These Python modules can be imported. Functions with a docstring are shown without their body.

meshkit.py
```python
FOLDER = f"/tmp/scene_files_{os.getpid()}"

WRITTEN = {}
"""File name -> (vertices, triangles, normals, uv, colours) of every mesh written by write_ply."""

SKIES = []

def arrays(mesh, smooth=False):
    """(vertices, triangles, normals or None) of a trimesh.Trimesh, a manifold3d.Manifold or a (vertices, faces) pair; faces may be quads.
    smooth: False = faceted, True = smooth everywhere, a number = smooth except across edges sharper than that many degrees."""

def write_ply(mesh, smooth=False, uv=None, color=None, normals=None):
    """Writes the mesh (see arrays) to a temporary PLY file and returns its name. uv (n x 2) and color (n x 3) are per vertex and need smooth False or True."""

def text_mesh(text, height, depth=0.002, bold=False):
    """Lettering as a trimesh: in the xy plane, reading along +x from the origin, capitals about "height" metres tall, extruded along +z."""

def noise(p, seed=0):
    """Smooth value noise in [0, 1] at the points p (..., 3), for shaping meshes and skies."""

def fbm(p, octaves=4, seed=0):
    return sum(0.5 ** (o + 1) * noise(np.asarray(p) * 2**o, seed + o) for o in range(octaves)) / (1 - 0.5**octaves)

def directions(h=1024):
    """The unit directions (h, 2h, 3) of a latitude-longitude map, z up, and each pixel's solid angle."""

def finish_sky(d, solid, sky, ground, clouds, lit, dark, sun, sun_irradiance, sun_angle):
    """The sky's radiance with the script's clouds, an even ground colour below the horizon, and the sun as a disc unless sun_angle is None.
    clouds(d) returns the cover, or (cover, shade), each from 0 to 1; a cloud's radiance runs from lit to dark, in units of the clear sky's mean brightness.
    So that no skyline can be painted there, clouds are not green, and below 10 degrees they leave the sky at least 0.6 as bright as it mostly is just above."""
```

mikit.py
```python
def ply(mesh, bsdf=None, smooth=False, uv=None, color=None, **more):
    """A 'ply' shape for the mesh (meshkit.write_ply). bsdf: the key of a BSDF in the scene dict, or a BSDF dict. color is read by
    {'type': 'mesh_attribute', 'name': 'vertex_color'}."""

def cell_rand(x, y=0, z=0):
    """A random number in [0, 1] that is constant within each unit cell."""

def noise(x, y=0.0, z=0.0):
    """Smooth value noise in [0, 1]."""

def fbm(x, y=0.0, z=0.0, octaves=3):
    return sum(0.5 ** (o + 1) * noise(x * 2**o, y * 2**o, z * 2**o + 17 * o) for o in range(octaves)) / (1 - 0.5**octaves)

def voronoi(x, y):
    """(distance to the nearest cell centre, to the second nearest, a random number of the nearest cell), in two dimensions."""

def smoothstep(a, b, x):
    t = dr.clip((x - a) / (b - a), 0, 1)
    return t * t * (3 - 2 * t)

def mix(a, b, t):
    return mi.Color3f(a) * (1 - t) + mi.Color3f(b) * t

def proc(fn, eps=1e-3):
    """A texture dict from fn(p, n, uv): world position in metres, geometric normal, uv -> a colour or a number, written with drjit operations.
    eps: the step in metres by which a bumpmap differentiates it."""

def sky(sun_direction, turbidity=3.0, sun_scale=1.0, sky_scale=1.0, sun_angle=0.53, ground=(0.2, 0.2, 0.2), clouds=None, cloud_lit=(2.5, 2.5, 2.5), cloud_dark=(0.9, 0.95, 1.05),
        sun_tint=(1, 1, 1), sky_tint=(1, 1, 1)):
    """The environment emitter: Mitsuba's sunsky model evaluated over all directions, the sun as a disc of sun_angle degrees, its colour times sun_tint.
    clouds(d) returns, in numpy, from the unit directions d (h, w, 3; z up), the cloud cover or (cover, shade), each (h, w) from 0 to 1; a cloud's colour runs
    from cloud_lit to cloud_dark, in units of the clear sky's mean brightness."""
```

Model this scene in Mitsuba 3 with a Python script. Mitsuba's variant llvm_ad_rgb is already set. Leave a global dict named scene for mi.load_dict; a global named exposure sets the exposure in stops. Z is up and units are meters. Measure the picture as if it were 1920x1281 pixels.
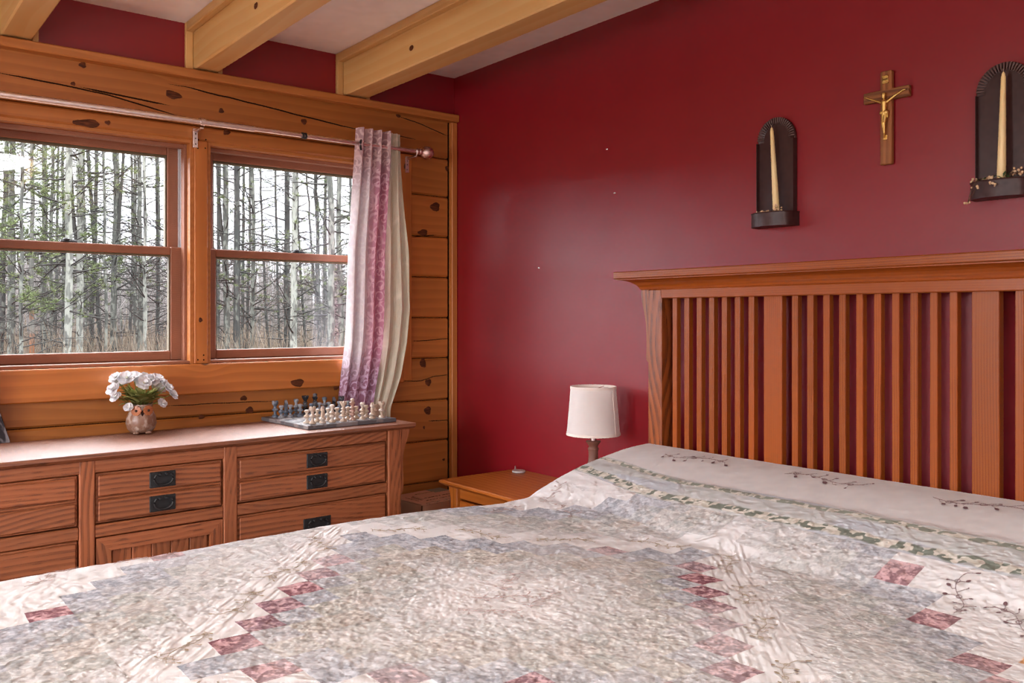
import math, random
import numpy as np, trimesh, drjit as dr, mitsuba as mi, mikit, meshkit
from mitsuba import ScalarTransform4f as T
from mikit import noise, fbm, voronoi, cell_rand, smoothstep, mix, proc
from scipy.spatial import ConvexHull
random.seed(7)
rng = np.random.default_rng(7)
PI = math.pi

# ------------------------------------------------------------------ camera, sky, added fill lamps, exposure
FPX, CYPX, YAW = 1623.2, 593.0, math.radians(38.18)
CAM = np.array([-2.30, -3.365, 1.32])
FWD = np.array([math.sin(YAW), math.cos(YAW), 0.0])
RGT = np.array([math.cos(YAW), -math.sin(YAW), 0.0])
scene, labels = {}, {}
exposure = 0.0
scene['camera'] = {
    'type': 'perspective', 'fov_axis': 'x', 'fov': math.degrees(2 * math.atan(960 / FPX)),
    'near_clip': 0.05, 'far_clip': 1000.0,
    'principal_point_offset_y': (640.5 - CYPX) / 1281,
    'to_world': T().look_at(origin=CAM.tolist(), target=(CAM + FWD).tolist(), up=[0, 0, 1])}


def overcast(d):
    el = np.clip(d[..., 2], 0, 1)
    n = meshkit.fbm(d * np.array([3.0, 3.0, 6.0]), 4, 3)
    return np.ones(d.shape[:2]), np.clip(1.0 - el * 1.3 + (n - 0.5) * 0.35, 0, 1)


SKY = 11.0
scene['sky'] = mikit.sky([-0.4, 0.6, 0.7], turbidity=6, sun_scale=0.0, sky_scale=2.2 * SKY, ground=(0.30, 0.27, 0.24),
                         clouds=overcast, cloud_lit=(9.6, 9.7, 10.0), cloud_dark=(3.25, 3.4, 3.85))
FILL_LAMP = 38.0  # radiance of the unseen ceiling lights added as fill
FILL_FLOOR_LAMP = 46.0  # radiance of the unseen floor lamps added as fill
FILL_LAMP_SPOTS = [(-3.75, -3.1), (-1.4, -3.2)]
FILL_FLOOR_LAMP_SPOTS = [(-4.05, -1.45), (-2.9, -4.9)]


# ------------------------------------------------------------------ helpers
def numbered(name):
    if name not in scene and name not in labels and not any(k.startswith(name + '__') for k in scene):
        return name
    i = 1
    while True:
        k = f'{name}_{i:03d}'
        if k not in scene and k not in labels and not any(q.startswith(k + '__') for q in scene):
            return k
        i += 1


USED = {}


def key_for(name):
    i = USED.get(name)
    USED[name] = 0 if i is None else i + 1
    return name if i is None else f'{name}_{i + 1:03d}'


def thing(name, label, cat, group=None, kind=None):
    k = key_for(name)
    d = {}
    if label: d['label'] = label
    if cat: d['category'] = cat
    if group: d['group'] = group
    if kind: d['kind'] = kind
    labels[k] = d
    return k


def struct(name):
    k = key_for(name)
    labels[k] = {'kind': 'structure'}
    return k


def put(k, mesh, bsdf, smooth=False, uv=None, tw=None, color=None):
    """one entry of the scene; k may be a shape dict's key already numbered"""
    d = mesh if isinstance(mesh, dict) else mikit.ply(mesh, bsdf, smooth=smooth, uv=uv, color=color)
    if tw is not None: d = {**d, 'to_world': tw}
    scene[k] = d
    return k


def part(parent, name, mesh, bsdf, smooth=False, uv=None, tw=None, label=None, kind=None, color=None):
    k = key_for(parent + '__' + name)
    put(k, mesh, bsdf, smooth, uv, tw, color)
    if label or kind:
        labels[k] = {}
        if label: labels[k]['label'] = label
        if kind: labels[k]['kind'] = kind
    return k


def hull(pts):
    pts = np.asarray(pts, float)
    h = ConvexHull(pts)
    m = trimesh.Trimesh(pts, h.simplices, process=True)
    m.fix_normals()
    return m


def cbox(x0, x1, y0, y1, z0, z1, c=0.003):
    """box with chamfered edges"""
    c = min(c, 0.3 * (x1 - x0), 0.3 * (y1 - y0), 0.3 * (z1 - z0))
    p = []
    for x, sx in ((x0, 1), (x1, -1)):
        for y, sy in ((y0, 1), (y1, -1)):
            for z, sz in ((z0, 1), (z1, -1)):
                p += [(x + sx * c, y + sy * c, z), (x + sx * c, y, z + sz * c), (x, y + sy * c, z + sz * c)]
    return hull(p)


def cat(*ms):
    return trimesh.util.concatenate([m for x in ms for m in (x if isinstance(x, list) else [x])])


def lathe(profile, n=24, closed=True):
    """profile [(r,z)...] bottom to top around z, capped when the ends have radius"""
    pr = [tuple(p) for p in profile]
    if closed:
        if pr[0][0] > 1e-6: pr = [(0, pr[0][1])] + pr
        if pr[-1][0] > 1e-6: pr = pr + [(0, pr[-1][1])]
    a = np.linspace(0, 2 * PI, n, endpoint=False)
    v = np.array([[r * np.cos(t), r * np.sin(t), z] for r, z in pr for t in a])
    f = []
    for i in range(len(pr) - 1):
        for j in range(n):
            a0, a1, b0, b1 = i * n + j, i * n + (j + 1) % n, (i + 1) * n + j, (i + 1) * n + (j + 1) % n
            f += [(a0, a1, b1), (a0, b1, b0)]
    m = trimesh.Trimesh(v, f, process=True)
    m.update_faces(m.nondegenerate_faces())
    return m


def tube(points, radii, sides=6, cap=True):
    p = np.asarray(points, float)
    r = np.broadcast_to(np.asarray(radii, float), (len(p),))
    t = np.gradient(p, axis=0)
    t /= np.linalg.norm(t, axis=1, keepdims=True) + 1e-12
    ref = np.array([0, 0, 1.0]) if abs(t[:, 2]).mean() < 0.8 else np.array([1.0, 0, 0])
    a = np.cross(t, ref); a /= np.linalg.norm(a, axis=1, keepdims=True) + 1e-12
    b = np.cross(t, a)
    ang = np.arange(sides) * 2 * PI / sides
    v = p[:, None] + r[:, None, None] * (np.cos(ang)[None, :, None] * a[:, None] + np.sin(ang)[None, :, None] * b[:, None])
    i, j = np.meshgrid(np.arange(len(p) - 1), np.arange(sides), indexing='ij')
    j2 = (j + 1) % sides
    q = np.stack([i * sides + j, i * sides + j2, (i + 1) * sides + j2, (i + 1) * sides + j], -1).reshape(-1, 4)
    f = np.vstack([q[:, [0, 1, 2]], q[:, [0, 2, 3]]])
    v = v.reshape(-1, 3)
    if cap:
        n0 = len(v)
        v = np.vstack([v, p[0], p[-1]])
        e = len(p) - 1
        f = np.vstack([f, [[n0, (k + 1) % sides, k] for k in range(sides)], [[n0 + 1, e * sides + k, e * sides + (k + 1) % sides] for k in range(sides)]])
    return v, f


def tmesh(*a, **k):
    v, f = tube(*a, **k)
    return trimesh.Trimesh(v, f, process=False)


class Soup:
    """collects (v, f) pieces into one mesh"""
    def __init__(s): s.v, s.f, s.n = [], [], 0
    def add(s, v, f):
        s.v.append(v); s.f.append(np.asarray(f) + s.n); s.n += len(v)
    def tube(s, *a, **k): s.add(*tube(*a, **k))
    def mesh(s): return trimesh.Trimesh(np.vstack(s.v), np.vstack(s.f), process=False)


def prism(poly, axis, a0, a1, c=0):
    """extrude a 2-D outline (list of points) along an axis: 0 -> outline is (y,z), 1 -> (x,z), 2 -> (x,y)"""
    from shapely.geometry import Polygon
    m = trimesh.creation.extrude_polygon(Polygon(poly), a1 - a0, engine='earcut')
    v = m.vertices.copy()
    o = np.empty_like(v)
    oth = [k for k in range(3) if k != axis]
    o[:, oth[0]], o[:, oth[1]], o[:, axis] = v[:, 0], v[:, 1], v[:, 2] + a0
    m = trimesh.Trimesh(o, m.faces, process=True)
    m.fix_normals()
    return m


WOODN = [0]


def wuv(m, axis, k=None):
    """uv in metres for wood: u along the grain, v across; each piece gets its own lane of the wood (10 units)"""
    if k is None:
        WOODN[0] += 1
        k = WOODN[0]
    v = np.asarray(m.vertices)
    oth = [i for i in range(3) if i != axis]
    return np.stack([v[:, axis] + 3.7 * (k % 17), v[:, oth[0]] * 0.8 + v[:, oth[1]] - (v[:, oth[0]] * 0.8 + v[:, oth[1]]).mean() + 5 + 10 * k], 1)


def wood(parent, name, m, bsdf, axis, label=None, tw=None, k=None):
    m = trimesh.Trimesh(m.vertices, m.faces, process=False)
    return part(parent, name, m, bsdf, False, wuv(m, axis, k), tw, label)


def Rz(deg): return T().rotate([0, 0, 1], deg)


def rotm(axis, deg): return trimesh.transformations.rotation_matrix(math.radians(deg), axis)


def moved(m, x=0, y=0, z=0):
    m = m.copy(); m.apply_translation([x, y, z]); return m


def turned(m, axis, deg):
    m = m.copy(); m.apply_transform(rotm(axis, deg)); return m


# ------------------------------------------------------------------ materials
def F(x): return mi.Float(x)


def make_wood(base, light, dark, ring=26.0, knots=0.0, pore=0.0, tonevar=0.25, warpk=1.0):
    base, light, dark = map(mi.Color3f, (base, light, dark))

    def fn(p, n, uv):
        u, v = F(uv.x), F(uv.y)
        k = dr.floor(v / 10)
        vl = v - 10 * k
        tone = cell_rand(k, 5, 1)
        warp = (noise(u * 1.3, vl * 3.0, k * 1.7) * 0.20 + noise(u * 4.0, vl * 10, k * 3.1) * 0.035) * warpk
        kn = F(0)
        if knots:
            for a in (-1, 0, 1):
                cu, cv = dr.floor(u / 0.5) + a, dr.floor(vl / 0.19)
                on = dr.select(cell_rand(cu, cv, k) < knots, F(1), F(0))
                du = u - (cu + 0.2 + 0.6 * cell_rand(cu, cv, k + 31)) * 0.5
                dv = vl - (cv + 0.25 + 0.5 * cell_rand(cu, cv, k + 77)) * 0.19
                d2 = dr.square(du * 0.7) + dr.square(dv)
                warp += on * 0.05 * dr.exp(-d2 / 0.0025)
                kn = dr.maximum(kn, on * (1 - smoothstep(0.006, 0.013, dr.sqrt(d2))))
        r = (vl + warp) * ring
        fr = r - dr.floor(r)
        rg = smoothstep(0.0, 0.75, fr) * (1 - smoothstep(0.85, 1.0, fr))
        fine = noise(u * 7, vl * 300, k)
        c = mix(light, base, rg * 0.8 + 0.25 * (fine - 0.5))
        c = c * (1 + tonevar * (tone - 0.5) + 0.10 * (noise(u * 2.2, vl * 9, k) - 0.5))
        if pore:
            po = smoothstep(0.60, 0.82, noise(u * 26, vl * 620, k)) * smoothstep(0.35, 0.9, rg)
            c = mix(c, dark, pore * po)
            c = mix(c, dark, 0.40 * smoothstep(0.55, 0.95, rg) * smoothstep(0.35, 0.7, noise(u * 2.5, vl * 11, k + 9)))
        if knots:
            c = mix(c, dark, kn * 0.85)
        return c
    return proc(fn)


def plastic(name, refl, alpha=0.2, ior=1.5, bump=None, scale=1.0, two=False):
    b = {'type': 'roughplastic', 'distribution': 'ggx', 'alpha': alpha, 'int_ior': ior, 'nonlinear': True, 'diffuse_reflectance': refl}
    if bump is not None:
        b = {'type': 'bumpmap', 'arbitrary': bump, 'scale': scale, 'bsdf': b}
    scene[name] = {'type': 'twosided', 'bsdf': b} if two else b


def rgb(*c): return {'type': 'rgb', 'value': list(c)}


def diffuse(name, refl, two=False, bump=None, scale=1.0):
    b = {'type': 'diffuse', 'reflectance': refl}
    if bump is not None:
        b = {'type': 'bumpmap', 'arbitrary': bump, 'scale': scale, 'bsdf': b}
    scene[name] = {'type': 'twosided', 'bsdf': b} if two else b


plastic('pine_log', make_wood((.57, .21, .036), (.65, .265, .056), (.15, .036, .012), 26, 0.10, 0, 0.22, 0.45), 0.24)
plastic('pine_beam', make_wood((.86, .56, .21), (.90, .63, .28), (.34, .16, .05), 22, 0.05, 0, 0.10, 0.5), 0.30)
plastic('pine_trim', make_wood((.60, .24, .050), (.68, .30, .075), (.16, .04, .015), 30, 0.08, 0, .2, .4), 0.22)
plastic('sash_wood', make_wood((.44, .18, .090), (.50, .215, .115), (.2, .06, .03), 60, 0, 0, 0.1, .3), 0.30)
plastic('oak', make_wood((.43, .145, .052), (.51, .195, .080), (.19, .058, .026), 62, 0, 0.65, 0.22, .95), 0.22, 1.42)
plastic('oak_top', make_wood((.44, .16, .066), (.50, .20, .09), (.18, .058, .03), 85, 0, 0.45, 0.14, .55), 0.30, 1.6)
plastic('bed_oak', make_wood((.41, .100, .010), (.44, .118, .014), (.22, .050, .007), 150, 0, 0.16, 0.22, .14), 0.12, 1.40)
plastic('post_oak', make_wood((.40, .105, .014), (.48, .15, .028), (.15, .038, .009), 48, 0, 0.75, 0.15, 1.0), 0.13, 1.55)
plastic('night_wood', make_wood((.55, .185, .028), (.59, .215, .038), (.3, .09, .02), 40, 0, 0.15, 0.1, .3), 0.10)
plastic('floor_wood', make_wood((.50, .24, .09), (.6, .32, .13), (.2, .08, .03), 24, 0.1), 0.2)
plastic('knot', proc(lambda p, n, uv: mix((.055, .015, .006), (.22, .060, .018), noise(p.x * 60, p.y * 60, p.z * 220))), 0.35, 1.3)
diffuse('check', rgb(.022, .008, .004))


def red_fn(p, n, uv):
    a = fbm(p.x * 1.5 + 3, p.y * 1.5, p.z * 1.5, 3)
    b = noise(p.y * 9, p.z * 5, p.x * 9)
    return mi.Color3f(.41, .006, .018) * (0.90 + 0.16 * a + 0.05 * b)


def red_bump(p, n, uv):
    return noise(p.y * 55 + p.x * 55, p.z * 55) * 0.00012 + noise(p.y * 4 + p.x * 4, p.z * 3) * 0.0006


plastic('red_paint', proc(red_fn), 0.19, 1.57)
diffuse('ceiling_white', proc(lambda p, n, uv: mi.Color3f(.86, .86, .865) * (0.96 + 0.06 * noise(p.x * 30, p.y * 30))))
plastic('white_vinyl', rgb(.78, .78, .80), 0.3)
plastic('black_rubber', rgb(.02, .02, .02), 0.4)
plastic('olive_gasket', rgb(.20, .155, .075), 0.4)
scene['pane'] = {'type': 'thindielectric', 'int_ior': 1.5}
scene['rod_metal'] = {'type': 'roughconductor', 'specular_reflectance': rgb(.96, .93, .92), 'material': 'Al', 'alpha': 0.22}
scene['finial_metal'] = {'type': 'roughconductor', 'specular_reflectance': rgb(.82, .68, .64), 'material': 'Al', 'alpha': 0.25}
scene['gold'] = {'type': 'roughconductor', 'material': 'Au', 'specular_reflectance': rgb(.85, .75, .6), 'alpha': 0.25}
plastic('black_iron', proc(lambda p, n, uv: mi.Color3f(.022, .023, .026) * (0.7 + 0.7 * noise(p.x * 90, p.y * 90, p.z * 90))), 0.35)

# ------------------------------------------------------------------ room shell
CZ = 2.437
XL, YF = -4.6, -5.4
w = struct('wall_right'); put(w, cbox(0, .12, YF - .1, .16, -.02, CZ + .02, .001), 'red_paint')
w = struct('wall_front'); put(w, cbox(XL - .1, .1, YF - .12, YF, -.02, CZ + .02, .001), 'red_paint')
f = struct('floor'); put(f, trimesh.creation.box(bounds=[[XL - .1, YF - .1, -.05], [.1, .16, 0]]), 'floor_wood', False)
_m = trimesh.creation.box(bounds=[[XL - .1, YF - .1, -.05], [.1, .16, 0]])
scene[f] = mikit.ply(trimesh.Trimesh(_m.vertices, _m.faces, process=False), 'floor_wood', uv=wuv(_m, 1))
c = struct('ceiling'); put(c, trimesh.creation.box(bounds=[[XL - .1, YF - .1, CZ], [.1, .16, CZ + .06]]), 'ceiling_white')
# wall behind the left of the camera, with two big unseen windows added for fill daylight
wl = struct('wall_left')
FILL_WINDOWS = [(-4.3, -2.9), (-2.5, -1.1)]
segs = [(YF, FILL_WINDOWS[0][0]), (FILL_WINDOWS[0][1], FILL_WINDOWS[1][0]), (FILL_WINDOWS[1][1], .16)]
put(wl, cat(*[cbox(XL - .12, XL, a, b, -.02, CZ + .02, .001) for a, b in segs],
            *[cbox(XL - .12, XL, a, b, -.02, .55, .001) for a, b in FILL_WINDOWS], *[cbox(XL - .12, XL, a, b, 2.15, CZ + .02, .001) for a, b in FILL_WINDOWS]), 'red_paint')
for i, (a, b) in enumerate(FILL_WINDOWS):
    k = struct(f'window_{i + 4}')
    mid = (a + b) / 2
    part(k, 'frame', cat(cbox(XL - .09, XL - .03, a, a + .05, .55, 2.15), cbox(XL - .09, XL - .03, b - .05, b, .55, 2.15), cbox(XL - .09, XL - .03, a + .05, b - .05, .55, .6),
                         cbox(XL - .09, XL - .03, a + .05, b - .05, 2.1, 2.15), cbox(XL - .085, XL - .035, mid - .025, mid + .025, .6, 2.1)), 'sash_wood')
    for q0, q1 in ((a + .05, mid - .025), (mid + .025, b - .05)):
        part(k, 'pane', (np.array([[XL - .06, q0, .6], [XL - .06, q1, .6], [XL - .06, q1, 2.1], [XL - .06, q0, 2.1]]), np.array([[0, 1, 2, 3]])), 'pane')

# log wall with the windows
wb = struct('wall_back')
LOGX = -.031
WIN = [(-1.154, -.340), (-2.065, -1.205), (-2.976, -2.116)]   # openings
WZ0, WZ1 = 1.137, 1.996
part(wb, 'plaster', cbox(XL, 0, 0, .16, 2.24, CZ + .02, .001), 'red_paint')
zs = [0, .18, .368, .556, .745, .933, 1.127, 1.313, 1.5, 1.687, 1.876, 2.054, 2.235]
logs = []
for i in range(len(zs) - 1):
    z0, z1 = zs[i], zs[i + 1]
    g = .0016
    if z1 <= 1.13:
        m = cbox(XL, LOGX, 0, .16, z0 + g, z1 - g, .007)
    elif z0 < 1.87:
        # to the right of the windows, and far left
        m = cat(cbox(-.34, LOGX, 0, .16, z0 + g, z1 - g, .007), cbox(XL, -3.03, 0, .16, z0 + g, z1 - g, .007))
    elif z0 < 2.0:
        m = cat(cbox(-.34, LOGX, 0, .16, z0 + g, z1 - g, .007), cbox(XL, -3.03, 0, .16, z0 + g, z1 - g, .007), cbox(-3.03, -.34, 0, .16, WZ1, z1 - g, .007))
    else:
        m = cbox(XL, LOGX, 0, .16, z0 + g, z1, .007)
    logs.append(wood(wb, 'log', m, 'pine_log', 0))
# dark joint backing behind the logs (the chinked gap one looks into)
part(wb, 'joint_backing', cat(cbox(XL, 0, .012, .15, 0, 1.13, .001), cbox(-.335, 0, .012, .15, 1.13, 2.235, .001)), 'check')
# boards around the openings
apron = wood(wb, 'apron_board', cbox(XL, -.285, -.022, 0, 1.022, WZ0, .004), 'pine_log', 0)
for a, b in ((-1.205, -1.154), (-2.116, -2.065)):
    mull = wood(wb, 'mullion', cbox(a, b, -.004, .16, WZ0, WZ1, .003), 'pine_log', 2)
casr = wood(wb, 'casing', cbox(-.340, -.238, -.012, 0, 1.03, 2.05, .004), 'pine_log', 2)
wood(wb, 'casing', cbox(-3.03, -2.976, -.012, .16, 1.03, 2.05, .004), 'pine_log', 2)
wood(wb, 'corner_strip', cbox(-.031, -.001, -.030, .0, 0, 2.223, .003), 'pine_trim', 2)
t1 = struct('trim_1')
wood(t1, 'ledge', cbox(XL, -.001, -.048, 0, 2.223, 2.256, .004), 'pine_trim', 0)


def disc(parent, name, x, z, rx, rz, y, bsdf, ang=0.0):
    """a flat oval lying on a face that looks toward -y"""
    n = 18
    a = np.linspace(0, 2 * PI, n, endpoint=False)
    wob = 1 + 0.12 * np.sin(a * 3 + x * 9) + 0.06 * np.sin(a * 5 + z * 7)
    ca, sa = math.cos(ang), math.sin(ang)
    px, pz = rx * np.cos(a) * wob, rz * np.sin(a) * wob
    X, Zz = px * ca - pz * sa, px * sa + pz * ca
    v = [[x, y - .0012, z]] + [[x + 0.7 * q, y - .0010, z + 0.7 * r] for q, r in zip(X, Zz)] + [[x + q, y, z + r] for q, r in zip(X, Zz)]
    f = []
    for j in range(n):
        k = (j + 1) % n
        f += [[0, 1 + j, 1 + k], [1 + j, 1 + n + j, 1 + n + k], [1 + j, 1 + n + k, 1 + k]]
    return part(parent, name, (np.array(v), np.array(f)), bsdf, True)


def crack(parent, pts, y, wd=.0022):
    p = np.array(pts, float)
    xs = np.linspace(p[0, 0], p[-1, 0], 40)
    zz = np.interp(xs, p[:, 0], p[:, 1]) + 0.004 * (meshkit.fbm(np.stack([xs * 14, xs * 0 + y + p[0, 1] * 5, xs * 0], 1), 3) - .5)
    t = np.clip(np.minimum(np.linspace(0, 1, 40), 1 - np.linspace(0, 1, 40)) * 6, 0.12, 1) * wd
    v = np.vstack([np.stack([xs, xs * 0 + y, zz - t], 1), np.stack([xs, xs * 0 + y - .0012, zz], 1), np.stack([xs, xs * 0 + y, zz + t], 1)])
    f = []
    for s in (0, 1):
        for i in range(39):
            a = s * 40 + i
            f += [[a, a + 1, a + 41], [a, a + 41, a + 40]]
    return part(parent, 'check', (v, np.array(f)), 'check', True)


def W(px, py, y=0.0):
    """where the sight line through a pixel of the photograph meets the plane y = const"""
    d = FWD * FPX + RGT * (px - 960) + np.array([0, 0, 1.0]) * (CYPX - py)
    p = CAM + d * ((y - CAM[1]) / d[1])
    return float(p[0]), float(p[2])


def log_at(z):
    for i in range(len(zs) - 1):
        if zs[i] <= z < zs[i + 1]: return logs[i]


for px, py, rx, rz, an in ((155, 122, .012, .010, 0), (325, 178, .030, .015, -.1), (163, 231, .045, .014, .05), (202, 230, .010, .008, 0), (415, 208, .010, .010, 0),
                           (570, 228, .013, .012, 0), (747, 216, .011, .011, 0), (425, 248, .014, .011, .3), (137, 157, .008, .007, 0),
                           (816, 388, .026, .020, .2), (793, 436, .026, .014, .1), (793, 681, .016, .022, .3), (803, 717, .017, .016, -.3), (802, 770, .018, .019, 0),
                           (795, 802, .005, .007, 0), (838, 316, .010, .012, 0), (457, 747, .014, .010, 0), (468, 769, .016, .013, 0), (378, 782, .012, .008, 0),
                           (832, 862, .007, .006, 0)):
    x, z = W(px, py)
    disc(log_at(z), 'knot', x, z, rx, rz, 0, 'knot', an)
for px, py, rx, rz in ((558, 718, .028, .016), (630, 728, .012, .008)):
    x, z = W(px, py, -.022)
    disc(apron, 'knot', x, z, rx, rz, -.022, 'knot')
x, z = W(376, 600, -.004); disc(mull.replace('_001', ''), 'knot', x, z, .007, .009, -.004, 'knot')
x, z = W(762, 312, -.012); disc(casr, 'knot', x, z, .013, .016, -.012, 'knot')
for line, wd in (([(-20, 133), (40, 145), (100, 156), (200, 177), (345, 221)], .0026), ([(150, 163), (240, 182), (318, 198)], .0030), ([(312, 157), (350, 163), (390, 174), (470, 193), (560, 216), (640, 236), (690, 246)], .0028),
                 ([(745, 217), (790, 233), (845, 258)], .0020), ([(720, 247), (780, 262)], .0014)):
    crack(logs[11], [W(*q) for q in line], 0, wd)
for line in ([(752, 715), (790, 714), (812, 706), (846, 702)], [(772, 640), (846, 635)], [(800, 790), (846, 788)], [(300, 762), (420, 756), (520, 752)], [(770, 445), (820, 441)]):
    pp = [W(*q) for q in line]
    crack(log_at(pp[len(pp) // 2][1]), pp, 0, .0016)
# nail heads on the mullion
for px, py in ((372, 262), (386, 262), (371, 278), (385, 278), (371, 675), (382, 666), (382, 675)):
    x, z = W(px, py, -.004); disc(mull.replace('_001', ''), 'nail_head', x, z, .0028, .0028, -.004, 'check')

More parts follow.
